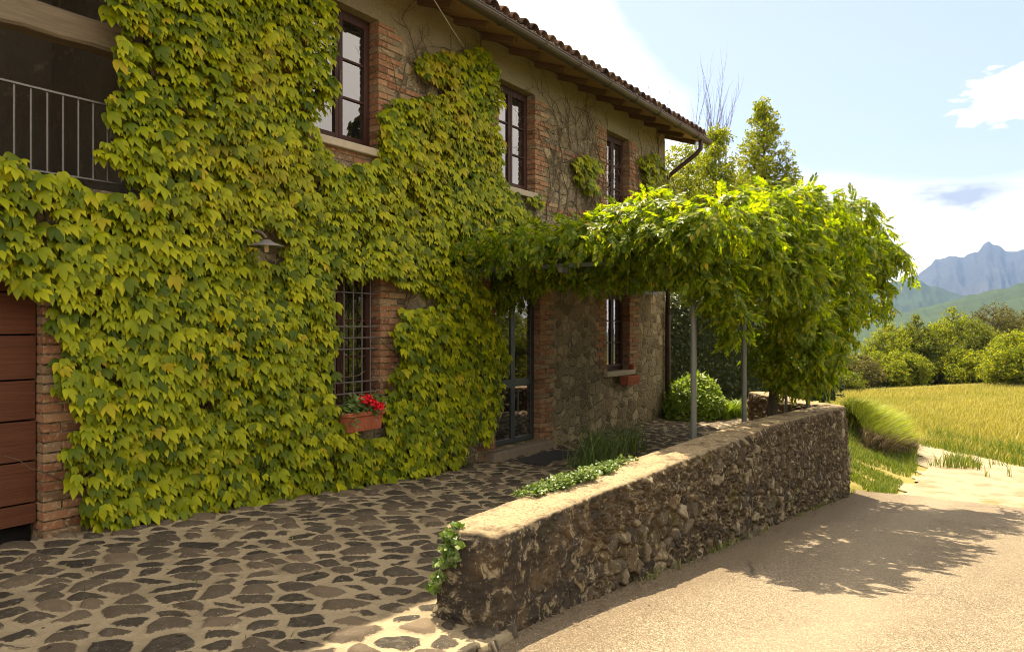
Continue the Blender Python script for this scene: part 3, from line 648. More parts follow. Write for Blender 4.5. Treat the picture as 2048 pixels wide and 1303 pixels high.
# roof
def build_roof():
    ye, ze = -.60, 5.36; sl = math.tan(R(19)); yr = 3.5; X0, X1 = XL - .4, XR + .47
    zr = ze + (yr - ye) * sl; th = .07
    m = MB()
    m.hexa([(X0, ye, ze), (X1, ye, ze), (X1, yr, zr), (X0, yr, zr), (X0, ye, ze + th), (X1, ye, ze + th), (X1, yr, zr + th), (X0, yr, zr + th)])
    m.hexa([(X0, yr, zr), (X1, yr, zr), (X1, 7.6, ze), (X0, 7.6, ze), (X0, yr, zr + th), (X1, yr, zr + th), (X1, 7.6, ze + th), (X0, 7.6, ze + th)])
    roof = m.build('roof', MT['soffit'], house)
    # barrel tiles
    tv, tf = [], []; nseg = 6
    L_ = .46
    for side in (0, 1):
        x = -9.5 if side == 0 else X0
        cols = np.arange(x, X1 - .05, .215)
        for ci, x in enumerate(cols):
            n = 10 if side == 0 else 5
            for r_ in range(n):
                f0 = r_ * .40 - .07; dz = rb.uniform(-.006, .010); dx = rb.uniform(-.012, .012)
                for kind in ((1, 0) if side == 0 else (1,)):
                    xo = x + dx + (0 if kind else .107); b = len(tv)
                    for q, f in enumerate((f0 + (0 if kind else .02), f0 + L_)):
                        rad = (.088 if q == 0 else .070)
                        for a in range(nseg + 1):
                            t = math.pi * a / nseg; cx = math.cos(t) * rad; cz = math.sin(t) * rad * (.95 if kind else -.55)
                            s_ = f if side == 0 else f * 1.6
                            yy = ye - .03 + s_ if side == 0 else 7.6 - s_; zz = ze + th + s_ * sl + (.045 if kind else .05) + dz + cz + (.018 if q == 0 else 0) * 1
                            tv.append((xo + cx, yy, zz))
                    for a in range(nseg): tf.append((b + a, b + a + 1, b + nseg + 2 + a, b + nseg + 1 + a))
    o = npmesh('roof_tiles', np.array(tv), np.array(tf), MT['tile'], roof)
    sm = o.modifiers.new('thick', 'SOLIDIFY'); sm.thickness = .014
    for px_ in (.95, 3.55):
        m = MB(); m.box(px_, px_ + .22, ye + .05, ye + .4, ze + .14, ze + .30); m.build('loose_tile', MT['tile'], roof, bevel=.02)
        m = MB(); m.box(px_ - .13, px_ - .003, ye + .05, ye + .35, ze + .12, ze + .22); m.build('loose_tile', MT['tile'], roof, bevel=.02)
    x = XL + .3
    while x < X1 - .05:
        m = MB(); jj = rb.uniform(-.03, .03)
        a = (x + jj, ye + .10, ze + .10 * sl - .045); b = (x + jj, .30, ze + .90 * sl - .045)
        if x > -7: m.bar(a, b, .075, .085); m.build('rafter', MT['rafter'], roof, bevel=.006)
        x += .62
    m = MB()  # boards closing the wall head between rafters
    m.box(XL, XR - .002, .003, .10, ZT - .004, 5.545); m.build('wall_plate', MT['facade'], roof)
    # gutter
    gr = MB(); prof = [(math.cos(t) * .075, math.sin(t) * .075) for t in np.linspace(math.pi, 2 * math.pi, 9)]
    gy, gz = ye - .085, ze + .035
    n0 = len(gr.v)
    for X in (X0, X1 + .06):
        for (a, b) in prof: gr.v.append((X, gy + a, gz + b))
    for i in range(8): gr.f.append((i, i + 1, 9 + i + 1, 9 + i))
    gr.f.append(tuple(range(9, 18)))
    gr.tube([(X0, gy - .075, gz), (X1 + .06, gy - .075, gz)], .009, 6)
    go = gr.build('gutter', MT['gutter'], house); s_ = go.modifiers.new('t', 'SOLIDIFY'); s_.thickness = .004
    x = -5.0
    while x < X1:
        m = MB(); m.tube([(x, gy + math.cos(t) * .082, gz + math.sin(t) * .082) for t in np.linspace(math.pi * .95, math.pi * 2.05, 8)], .007, 4); m.build('gutter_bracket', MT['gutter'], go); x += .9
    # downpipe: swan neck back to the corner then down
    m = MB(); px_ = XR - .02
    m.tube([(px_ + .12, gy, gz - .06), (px_ + .12, gy, gz - .22), (px_ + .10, gy + .08, gz - .32), (px_ + .03, gy + .50, gz - .62), (px_ - .01, -.075, gz - .72), (px_ - .01, -.075, gz - .9), (px_ - .01, -.075, 2.0)], .042, 10)
    dp = m.build('downpipe', MT['pipe'], house, smooth=True)
    m = MB(); m.tube([(px_ - .01, -.075, 2.0), (px_ - .01, -.075, .02)], .052, 10); m.build('iron_shoe', MT['pipe'], dp)
build_roof()

# ------------------------------------------------------------------ things fixed to or near the house
def wall_lamp():
    x, z = wall_pt(533, 492, -.36); t = thing('wall_lamp', 'grey enamel saucer wall lamp poking out of the ivy', 'lamp', (x, -.05, z + .03))
    m = MB(); m.tube([(x, .0, z + .10), (x, -.15, z + .16), (x, -.30, z + .12), (x, -.36, z + .07)], .012, 8); m.build('arm', MT['iron'], t)
    m = MB(); m.lathe([(.02, .055), (.04, .05), (.06, .035), (.15, .0), (.152, -.006), (.06, .022), (.0, .03)], (x, -.36, z + .0), 24); m.build('shade', MT['metal'], t, smooth=True)
    m = MB(); m.lathe([(0, -.055), (.018, -.05), (.022, -.01), (.02, .02)], (x, -.36, z), 12); m.build('bulb', MT['brass'], t, smooth=True)
wall_lamp()
def flower_box(x0, x1, z0, h, yf, label, group=None):
    t = thing('flower_box', label, 'flower box', ((x0 + x1) / 2, yf, z0)); m = MB(); d = .17; ya, yb = yf - d, yf
    i = .02
    m.hexa([(x0 + i, ya + i, z0), (x1 - i, ya + i, z0), (x1 - i, yb - i, z0), (x0 + i, yb - i, z0), (x0, ya, z0 + h * .78), (x1, ya, z0 + h * .78), (x1, yb, z0 + h * .78), (x0, yb, z0 + h * .78)])
    for k in range(1, 6):
        xx = x0 + (x1 - x0) * k / 6; m.box(xx - .006, xx + .006, ya + .003 - .0, ya + .03, z0 + .02, z0 + h * .70)
    m.build('trough', MT['terracotta'], t, bevel=.006)
    m = MB(); m.box(x0 - .012, x1 + .012, ya - .012, ya + .015, z0 + h * .78, z0 + h); m.box(x0 - .012, x1 + .012, yb - .015, yb + .0, z0 + h * .78, z0 + h)
    m.box(x0 - .012, x0 + .015, ya + .015, yb - .015, z0 + h * .78, z0 + h); m.box(x1 - .015, x1 + .012, ya + .015, yb - .015, z0 + h * .78, z0 + h); m.build('rim', MT['terracotta'], t, bevel=.004)
    m = MB(); m.box(x0 + .015, x1 - .015, ya + .015, yb - .015, z0 + h * .79, z0 + h * .86); m.build('soil', MT['soil'], t)
    return t
xa, z1_ = wall_pt(697, 845, -.25); xb, _ = wall_pt(767, 838, -.25)
flower_box(xa, xb, .70, .20, -.085, 'terracotta trough with red geraniums on the grilled window sill')
def geranium():
    cx = (xa + xb) / 2; t = thing('geranium', 'bushy geranium with three bright red flower heads in the trough', 'flower', (cx, -.17, .88))
    n = 420; P = np.stack([cx + rnd(n) * (xb - xa) * .50, -.17 + rnd(n) * .11, .90 + rnd(n, 0, 1) ** 1.2 * .13], 1)
    P[:, 2] += .05 * np.sin(P[:, 0] * 21); P[:60, 2] -= .07; P[:60, 1] -= .06; P[60:120, 0] -= .08
    V, F = scatter(LEAF * np.array([1.9, .9, 1]), LEAFF, P, rdir(n) * .7 + [0, -.3, -.2], rdir(n) * .5 + [0, -.5, .8], rnd(n, .035, .06)); npmesh('foliage', V, F, LF['small'], t)
    m = MB()
    hd = []
    for px, py, r_ in ((731, 800, .062), (744, 808, .050), (755, 814, .060)):
        q = wall_pt(px, py, -.27); hd.append((q[0], -.27, q[1], r_)); m.tube([(q[0] + .02, -.17, .92), (q[0], -.27, q[1])], .004, 5)
    m.build('stem', LF['small'], t)
    for (x, y, z, r_) in hd:
        n = 170; d = rdir(n); d[:, 2] = np.abs(d[:, 2]) * .9 - .1; P = np.array([x, y, z]) + d * r_; V, F = scatter(LEAF * np.array([1.6, 1, 1]), LEAFF, P, rdir(n), d, np.full(n, .032)); npmesh('flower_head', V, F, LF['petal'], t)
geranium()
flower_box(3.02, 3.52, .76, .16, -.03, 'terracotta trough hung below the sill of the far lower window')
q = wall_pt(1263, 744, -.05); m = MB(); m.lathe([(0, 0), (.04, .0), (.055, .07), (.06, .075), (.06, .09), (.048, .09), (.04, .02)], (3.50, -.03, 1.012 - .002), 14); tag(m.build('flower_pot', MT['terracotta'], smooth=True), 'little terracotta pot on the end of the far lower sill', 'pot')
q = ground_pt(1065, 908, .01)
m = MB(); m.box(-.62, .42, -.78, -.30, .012, .032); dm = m.build('doormat', MT['rubber'], bevel=.006); tag(dm, 'dark doormat lying on the cobbles before the glass door', 'doormat')
def ornament():
    x, z = wall_pt(1140, 682, 0); t = thing('wall_ornament', 'small dark iron bracket ornament on the stone wall right of the door', 'ornament', (x, 0, z - .1))
    m = MB(); m.bar((x - .07, -.012, z - .09), (x + .07, -.012, z - .09), .02, .015); m.bar((x - .06, -.012, z - .08), (x, -.012, z + .06), .016, .014); m.bar((x + .06, -.012, z - .08), (x, -.012, z + .06), .016, .014); m.tube([(x, -.02, z + .05), (x, -.05, z + .10), (x, -.02, z + .13), (x, .01, z + .12)], .008, 6)
    m.build('bracket', MT['iron'], t)
    x2, z2 = wall_pt(1109, 686, 0); m = MB(); m.box(x2 - .04, x2 + .04, -.02, .002, z2 - .04, z2 + .03); tag(m.build('wall_socket', MT['iron'], bevel=.006), 'tiny dark square fitting on the wall beside the door', 'socket')
ornament()
# slack cable from the eave to the wall
x1, z1 = wall_pt(868, 0, -.55); x2, z2 = wall_pt(930, 95, -.03); m = MB(); m.tube([(x1 - .25, -.6, 5.5), (x1, -.55, z1), ((x1 + x2) / 2, -.3, (z1 + z2) / 2 - .03), (x2, -.02, z2)], .006, 5); tag(m.build('cable', MT['white']), 'thin pale cable slanting from the eaves down to the ivy', 'cable')

# ------------------------------------------------------------------ ivy on the facade
def to_wall(poly, y=-.15): return [wall_pt(a, b, y) for a, b in poly]
IVY_MAIN = to_wall([(212, -40), (222, 30), (240, 62), (228, 110), (246, 160), (232, 215), (236, 262), (208, 300), (238, 330), (262, 372), (292, 388), (262, 402), (150, 372), (90, 352), (40, 332), (0, 318), (-380, 215), (-380, 545), (0, 572), (40, 566), (62, 592), (100, 596), (118, 622), (106, 655), (132, 700), (108, 755), (150, 812), (160, 870), (132, 940), (158, 1000), (166, 1050), (205, 1068), (290, 1052), (390, 1038), (470, 1022), (560, 1018), (650, 1000), (760, 975), (840, 958), (900, 940), (932, 928), (930, 888), (960, 884), (985, 880), (996, 820), (1006, 760), (1014, 735), (1004, 680), (985, 640), (966, 622), (985, 606), (960, 575), (975, 520), (1010, 500), (1052, 490), (1058, 445), (1040, 405), (1012, 360), (1015, 310), (992, 250), (1003, 190), (985, 130), (958, 100), (928, 104), (922, 140), (935, 188), (880, 192), (800, 202), (768, 238), (772, 290), (760, 332), (700, 345), (662, 325), (640, 282), (650, 240), (668, 190), (658, 130), (668, 60), (664, -40)])
IVY_CLUMP = to_wall([(836, 118), (870, 104), (925, 112), (940, 150), (960, 190), (925, 188), (905, 180), (880, 172), (850, 168), (838, 145)])
HOLE_WIN = to_wall([(655, 575), (700, 566), (760, 560), (790, 580), (858, 590), (880, 612), (842, 624), (800, 628), (778, 660), (790, 720), (778, 790), (770, 830), (772, 880), (700, 884), (684, 850), (664, 822), (650, 790), (660, 740), (672, 690), (658, 640), (664, 610)], -.08)
HOLE_LAMP = to_wall([(504, 470), (540, 462), (572, 495), (575, 530), (545, 540), (520, 522)])
def leafwall(polys, holes_, n_mult=1., dmin=.055, damp=.14, seed=0, step=.051):
    xs = np.array([p[0] for q in polys for p in q]); zs = np.array([p[1] for q in polys for p in q])
    out = []
    for layer in range(3):
        st = step * (1.06, 1.12, 1.3)[layer]
        gx, gz = np.meshgrid(np.arange(xs.min(), xs.max(), st), np.arange(zs.min(), zs.max(), st * .86)); gx = gx + (np.arange(gx.shape[0]) % 2)[:, None] * st / 2
        gx = gx.ravel(); gz = gz.ravel(); n = len(gx); gx = gx + rnd(n) * st * .42; gz = gz + rnd(n) * st * .42
        ex = (fbm(gx * 7, gz * 7, seed) - .5) * .16; ez = (fbm(gx * 7, gz * 7, seed + 3) - .5) * .16
        k = np.zeros(n, bool)
        for q in polys: k |= inpoly(gx + ex, gz + ez, q)
        for q in holes_: k &= ~inpoly(gx + ex * .5, gz + ez * .5, q)
        gap = fbm(gx * 4.6, gz * 4.6, seed + 8)
        k &= (gap > (.31, .22, .0)[layer]); k &= (RS.rand(n) < (.93, .62, .42)[layer])
        gx, gz = gx[k], gz[k]; n = len(gx)
        d = dmin + damp * fbm(gx * 1.9, gz * 1.9, seed + 5) * 1.4 - (0, .055, .11)[layer] + rnd(n) * .022
        # the edge of the mass thins towards the wall
        out.append((np.stack([gx, -np.maximum(d, .015), gz], 1), layer))
    P = np.concatenate([o[0] for o in out]); lay = np.concatenate([np.full(len(o[0]), o[1]) for o in out]); n = len(P)
    a = R(50) + rnd(n) * R(22); yaw = rnd(n) * R(34) + R(-10); roll = rnd(n) * R(30)
    down = np.stack([np.sin(roll) * np.cos(a), -np.sin(a), -np.cos(a) * np.cos(roll)], 1)
    nrm = np.stack([np.sin(yaw), -np.cos(yaw) * np.cos(a), np.sin(a) + .1], 1)
    s = (.050 + .064 * RS.rand(n) ** 1.7) * (1 + .22 * (fbm(P[:, 0] * 1.3, P[:, 2] * 1.3, 61) - .4)) * 1.08
    return scatter(IVY, IVYF, P + np.array([0, 0, .05]), down, nrm, s)
def stems(mb, x, z, ang, L_, r_, depth, rg, y=-.012):
    pts = [(x, y, z)]; n = max(3, int(L_ / .09))
    for i in range(n):
        ang += rg.gauss(0, .22); x += math.cos(ang) * L_ / n; z += math.sin(ang) * L_ / n; pts.append((x, y - rg.uniform(0, .012), z))
        if depth > 0 and rg.random() < .42: stems(mb, x, z, ang + rg.choice((-1, 1)) * rg.uniform(.5, 1.1), L_ * rg.uniform(.35, .65), r_ * .62, depth - 1, rg, y)
    mb.tube(pts, [r_ * (1 - .6 * i / n) for i in range(n + 1)], 5, False)
def facade_ivy():
    t = thing('ivy_creeper', 'huge yellow-green ivy covering the left two thirds of the facade', 'ivy', (-4.5, -.1, .15))
    V, F = leafwall([IVY_MAIN, IVY_CLUMP], [HOLE_WIN, HOLE_LAMP], seed=1); npmesh('foliage', V, F, LF['ivy'], t, smooth=True, attrs={'tip': np.tile(TIP, len(V) // len(TIP))})
    mb = MB(); rg = random.Random(5)
    for (px, py, a) in ((850, 205, 1.7), (880, 200, 1.4), (905, 195, 1.9), (960, 115, 1.8), (835, 170, 2.3), (800, 640, .6), (780, 215, 1.2)):
        x, z = wall_pt(px, py, 0); stems(mb, x, z, a, .75, .009, 3, rg)
    for i in range(26):
        x = -5.6 + i * .2
        if -4.1 < x < -2.2 or x > -1.3: continue
        stems(mb, x, .25, 1.57, 1.5, .013, 1, rg, -.02)
    mb.build('stem', MT['vine'], t)
facade_ivy()
def small_vine(label, polys, roots, loc, seed):
    t = thing('ivy_creeper', label, 'ivy', loc); mb = MB(); rg = random.Random(seed)
    for (px, py, a, L_) in roots:
        x, z = wall_pt(px, py, 0); stems(mb, x, z, a, L_, .010, 3, rg)
    mb.build('stem', MT['vine'], t); V, F = leafwall([to_wall(p) for p in polys], [], seed=seed, step=.062, damp=.10); npmesh('foliage', V, F, LF['ivy'], t, smooth=True, attrs={'tip': np.tile(TIP, len(V) // len(TIP))})
small_vine('mostly bare vine stems with one leafy tuft between the second and third upper windows', [[(1152, 325), (1180, 315), (1207, 330), (1206, 352), (1190, 360), (1202, 390), (1186, 396), (1160, 365)], [(1060, 398), (1092, 396), (1090, 416), (1064, 416)]],
           [(1092, 440, 1.5, 1.7), (1120, 445, 1.4, 1.9), (1150, 445, 1.7, 1.8), (1175, 445, 1.5, 1.7), (1195, 440, 1.6, 1.5), (1110, 430, .6, 1.0), (1140, 300, 1.9, .7), (1165, 280, 1.3, .6), (1200, 430, 2.4, .9)], (1.6, -.02, 3.0), 31)
small_vine('short leafy vine at the far corner of the house under the downpipe elbow', [[(1288, 318), (1310, 308), (1335, 330), (1352, 375), (1362, 412), (1290, 415), (1296, 360)]],
           [(1275, 410, 1.5, 1.4), (1290, 405, 1.7, 1.3), (1310, 400, 1.5, 1.4), (1330, 400, 1.6, 1.0)], (4.5, -.02, 3.0), 47)

# ------------------------------------------------------------------ roadside stone wall
def build_parapet():
    cl = [(-5.20, -3.285), (-4.4, -3.255), (-3, -3.245), (-1, -3.24), (1, -3.23), (2.5, -3.26), (3.4, -3.30), (3.95, -3.27), (4.30, -3.02), (4.62, -2.6), (5.0, -2.2), (5.45, -1.75)]
    cl = np.array(cl, float); seg = np.hypot(*np.diff(cl, axis=0).T); s = np.concatenate([[0], np.cumsum(seg)]); S = np.arange(0, s[-1], .0135)
    cx = np.interp(S, s, cl[:, 0]); cy = np.interp(S, s, cl[:, 1])
    for _ in range(26):
        cx[1:-1] = (cx[:-2] + cx[1:-1] * 2 + cx[2:]) / 4; cy[1:-1] = (cy[:-2] + cy[1:-1] * 2 + cy[2:]) / 4
    dx = np.gradient(cx); dy = np.gradient(cy); l = np.hypot(dx, dy); nx, ny = dy / l, -dx / l    # towards the road
    hw = .185
    # outline loop: road side forward, far cap, court side back, near cap
    pw = lambda v: math.copysign(abs(v) ** .42, v)
    caps = lambda c, n_, d, sgn: [(c[0] + hw * (pw(math.cos(t)) * n_[0] + pw(math.sin(t)) * d[0]), c[1] + hw * (pw(math.cos(t)) * n_[1] + pw(math.sin(t)) * d[1])) for t in (np.linspace(0, math.pi, 44)[1:-1])]
    O = []; Cn = []; side = []
    for i in range(len(S)): O.append((cx[i] + nx[i] * hw, cy[i] + ny[i] * hw)); Cn.append((cx[i], cy[i])); side.append(1)
    for p in caps((cx[-1], cy[-1]), (nx[-1], ny[-1]), (dx[-1] / l[-1], dy[-1] / l[-1]), 1): O.append(p); Cn.append((cx[-1], cy[-1])); side.append(1)
    for i in range(len(S) - 1, -1, -1): O.append((cx[i] - nx[i] * hw, cy[i] - ny[i] * hw)); Cn.append((cx[i], cy[i])); side.append(0)
    for p in caps((cx[0], cy[0]), (-nx[0], -ny[0]), (-dx[0] / l[0], -dy[0] / l[0]), 1): O.append(p); Cn.append((cx[0], cy[0])); side.append(1)
    O = np.array(O); Cn = np.array(Cn); side = np.array(side); per = np.concatenate([[0], np.cumsum(np.hypot(*np.diff(O, axis=0).T))])
    out = O - Cn; out /= np.linalg.norm(out, axis=1, keepdims=True)
    zt = np.interp(Cn[:, 0], [-5.6, -5.3, 0, 3.5, 4.5, 5.5], [.630, .655, .65, .54, .50, .55])
    zb = np.where(side == 1, np.minimum(roadz(O[:, 0]), groundz(O[:, 0], O[:, 1])), courtz(O[:, 0], O[:, 1])) - .12
    nv = 96; ni = 22; rows = []; edge = []; rn = []; tp = []
    for k in range(nv + ni):
        if k < nv:
            v = k / (nv - 1); z = zb + (zt - zb) * v; rd = .012
            inset = np.where(zt - z < rd, rd - np.sqrt(np.maximum(rd ** 2 - (rd - (zt - z)) ** 2, 0)), 0.0)
            batter = (1 - (z - zb) / (zt - zb + 1e-6)) * .07 * side
            f = np.zeros(len(O)); topm = sstep(.014, .0, zt - z + (fbm(per * 14, per * 0, 41) - .5) * .03) * .8
            wx = (fbm(per * 5, z * 5, 1) - .5) * .20; wz = (fbm(per * 5, z * 5, 4) - .5) * .16
            f1, e, r_ = voro((per + wx) / .150, (z + wz) / .105, 2, .98)
            g1, e2, r2 = voro((per + wz) / .062, (z + wx) / .050, 12, .98)
            sub = vnoise(per * 3.1, z * 4.3, 31) > .52; e = np.where(sub, np.minimum(e, e2 * .8), e); r_ = np.where(sub, .5 * r_ + .5 * r2, r_)
            near = sstep(1.5, .35, np.minimum(per, per[-1] - per))       # rendered over near the end
            d = sstep(.03, .20, e) * (.014 + .026 * r_) + (fbm(per * 3 + r_ * 40, z * 3, 15) - .5) * .045
            d = d * (1 - .72 * near) + (fbm(per * 26, z * 26, 6, 3) - .5) * .026 + (fbm(per * 9, z * 9, 16, 3) - .5) * .022 + (fbm(per * 1.4, z * 1.4, 5) - .5) * .06
            r_ = r_ * (1 - near) + near * (.15 + .6 * fbm(per * 6, z * 6, 22)); 
            d = d * (1 - .75 * sstep(.06, .0, zt - z)) + batter - inset * .8
            P = O + out * d[:, None]; zz = z + 0 * d; e = np.maximum(e, near * .4)
        else:
            q = (k - nv + 1) / ni; f = q
            P = (O + out * (-.030 + (fbm(per * 22, zt * 22, 6) - .5)[:, None] * .006)) * (1 - q) + Cn * q
            zz = zt + (fbm(P[:, 0] * 30, P[:, 1] * 30, 13, 3) - .5) * .012 + (fbm(P[:, 0] * 9, P[:, 1] * 9, 3) - .5) * .022 + (fbm(P[:, 0] * 2, P[:, 1] * 2, 4) - .5) * .03
            crack = np.exp(-((P[:, 0] + 2.55 + .08 * (P[:, 1] + 3.2)) / .012) ** 2) + np.exp(-((P[:, 0] - .9) / .012) ** 2); zz = zz - crack * .02
            e = np.full(len(O), .5); r_ = np.full(len(O), .6); topm = np.full(len(O), 1.0 if q > .06 else .8)
        rows.append(np.column_stack([P, zz])); edge.append(e); rn.append(r_); tp.append(topm)
    V = np.stack(rows, 1); n, k, _ = V.shape; idx = np.arange(n * k).reshape(n, k); nx_ = np.roll(idx, -1, 0)
    F = np.stack([idx[:, :-1], nx_[:, :-1], nx_[:, 1:], idx[:, 1:]], -1).reshape(-1, 4)
    o = npmesh('stone_wall', V.reshape(-1, 3), F, MT['parapet'], smooth=True, attrs={'edge': np.stack(edge, 1), 'rnd': np.stack(rn, 1), 'top': np.stack(tp, 1)})
    tag(o, 'low rubble stone wall with lichen and a flat coping between courtyard and lane', 'wall')
    return zt
build_parapet()

def creeper(name, label, cat, pts, n, size, mat, up=(0, 0, 1), spread=.05, loc=None):
    """leaves spread along a list of (x,y,z,radius) cushions"""
    P = []
    w_ = np.array([p[3] ** 2 for p in pts]); w_ = w_ / w_.sum()
    for (x, y, z, r_), f in zip(pts, w_):
        k = max(3, int(n * f)); d = rdir(k); P.append(np.array([x, y, z]) + d * r_ * np.array([1, 1, .38]) * rnd(k, .3, 1)[:, None])
    P = np.concatenate(P); k = len(P)
    V, F = scatter(LEAF * np.array([1.5, 1, 1]), LEAFF, P, rdir(k), rdir(k) * .6 + np.array(up), rnd(k, size * .7, size * 1.2))
    t = thing(name, label, cat, loc or pts[0][:3]); npmesh('foliage', V, F, mat, t)
    mb = MB(); rg = random.Random(len(P))
    for i in range(12):
        a = rg.choice(pts); b = rg.choice(pts); 
        if math.dist(a[:3], b[:3]) < .5: mb.tube([(a[0], a[1], a[2] - .02), (b[0], b[1], b[2] - .02)], .003, 4)
    if mb.v: mb.build('stem', MT['vine'], t)
pts = []
rg = random.Random(2)
for i in range(46):
    f = i / 45; x = -4.55 + f * 1.55; y = -3.10 + rg.uniform(-.06, .05) - .02 * math.sin(f * 3.1); r_ = (.045 + .05 * math.sin(min(1, f * 1.15 + .03) * math.pi) ** .8) 
    pts.append((x, y, .665 + r_ * .3, r_))
creeper('creeping_plant', 'pale green creeper spilling over the sunlit top of the roadside wall', 'creeper', pts, 2600, .028, LF['small'])
pts = [(-5.41, -3.20, .63, .045), (-5.43, -3.20, .56, .05), (-5.43, -3.21, .50, .045), (-5.43, -3.16, .48, .045), (-5.44, -3.14, .40, .04), (-5.44, -3.11, .33, .035), (-5.42, -3.27, .60, .03), (-5.36, -3.20, .665, .03), (-5.43, -3.25, .53, .035)]
creeper('creeping_plant', 'small glossy ivy sprig hanging on the near end of the roadside wall', 'creeper', pts, 520, .036, LF['small'], up=(-.5, -.6, .5))

# spiky grass clump inside the wall
def grass_clump():
    t = thing('spiky_plant', 'clump of upright dark green spiky stems behind the wall before the door', 'plant', (-1.9, -2.5, 0))
    n = 520; c = [ground_pt(1170, 935, 0), ground_pt(1215, 920, 0), ground_pt(1262, 905, 0), ground_pt(1200, 930, 0)]
    k = RS.randint(0, 4, n); P = np.array([c[i] for i in k]) + np.stack([rnd(n) * .30, rnd(n) * .16, 0 * rnd(n)], 1); P[:, 2] = courtz(P[:, 0], P[:, 1])
    blades(P, .22 + .45 * RS.rand(n) ** 1.3, .011, (.15, .0, 0), t, 'foliage', LF['darkblade'], seg=4, spread=.42)
grass_clump()

# ------------------------------------------------------------------ pergola and wisteria
posts = [(-1.35, -3.02), (.36, -3.0), (4.4, -2.46), (3.63, -2.98)]
pg = thing('pergola', 'grey steel pergola buried under wisteria between house and wall', 'pergola', (1.3, -1.6, 0))
for i, (x, y) in enumerate(posts):
    m = MB(); z0 = float(courtz(x, y)); r_ = .030 if i < 2 else .024; m.tube([(x, y, z0), (x, y, 2.36)], r_, 14); p = m.build('post', MT['post'], pg, smooth=False)
    for zz in (.95, 1.75):
        m = MB(); m.tube([(x, y, zz), (x, y, zz + .012)], r_ + .003, 14); m.build('collar', MT['rail'], p)
for a, b in (((-1.5, -3.02, 2.39), (4.45, -3.0, 2.39)), ((-1.5, -1.55, 2.39), (4.45, -1.55, 2.39)), ((-1.5, -.1, 2.39), (4.45, -.1, 2.39))):
    m = MB(); m.bar(a, b, .05, .06); m.build('beam', MT['post'], pg)
for x in (-1.35, -.4, .36, 1.4, 2.5, 3.6, 4.4):
    m = MB(); m.bar((x, -3.15, 2.445), (x, -.02, 2.445), .04, .045); m.build('cross_bar', MT['post'], pg)
# lobes: (px, py, depth, rx, ry, rz in metres)
def lobe_world(L_):
    px, py, Y, a, b, c = L_; q = at(px, py, Y); return q, np.array([a, b, c])
LOBES = [
 # by the house above the door
 (985, 535, 9.9, .38, .28, .42), (1020, 575, 9.7, .30, .22, .26), (1060, 520, 9.6, .45, .35, .42), (1000, 500, 9.8, .3, .25, .3),
 (1110, 505, 9.1, .5, .4, .38), (1160, 490, 8.8, .5, .45, .38), (1215, 480, 8.4, .5, .45, .40), (1270, 465, 8.0, .5, .45, .40), (1320, 455, 7.6, .45, .45, .38),
 (1240, 520, 8.2, .25, .2, .36), (1180, 540, 8.6, .3, .2, .28), (1370, 465, 7.3, .45, .45, .34), (1420, 450, 7.0, .38, .38, .34), (1400, 520, 7.15, .20, .2, .36), (1300, 430, 8.3, .6, .5, .28), (1240, 450, 8.9, .6, .5, .3), (1170, 475, 9.4, .5, .4, .25),
 (1440, 560, 7.25, .22, .22, .34), (1462, 625, 7.5, .22, .2, .36), (1445, 600, 7.6, .2, .2, .25),
 (1470, 440, 7.5, .42, .42, .36), (1500, 480, 7.6, .34, .34, .42), (1520, 540, 7.9, .30, .3, .44), (1530, 430, 8.3, .48, .45, .30), (1560, 415, 9.0, .60, .5, .34),
 (1560, 520, 8.3, .38, .35, .5), (1590, 470, 8.6, .42, .4, .5), (1600, 560, 8.9, .42, .35, .5), (1610, 425, 9.4, .6, .5, .36), (1580, 610, 9.3, .45, .35, .42),
 (1620, 640, 9.8, .45, .38, .48), (1590, 690, 9.9, .45, .38, .42), (1640, 700, 10.4, .42, .36, .45), (1570, 735, 10.1, .36, .3, .34), (1620, 745, 10.4, .36, .3, .24), (1540, 700, 10.0, .30, .28, .38),
 (1660, 480, 10.2, .55, .45, .55), (1670, 560, 10.5, .5, .42, .55), (1690, 430, 11.0, .6, .5, .34), (1710, 500, 11.2, .55, .45, .55), (1700, 590, 11.2, .42, .4, .5), (1740, 470, 11.6, .42, .4, .34), (1745, 530, 11.7, .38, .35, .40), (1680, 640, 10.9, .34, .32, .45),
 (1765, 500, 11.9, .28, .26, .24), (1650, 620, 10.4, .4, .35, .4),
]
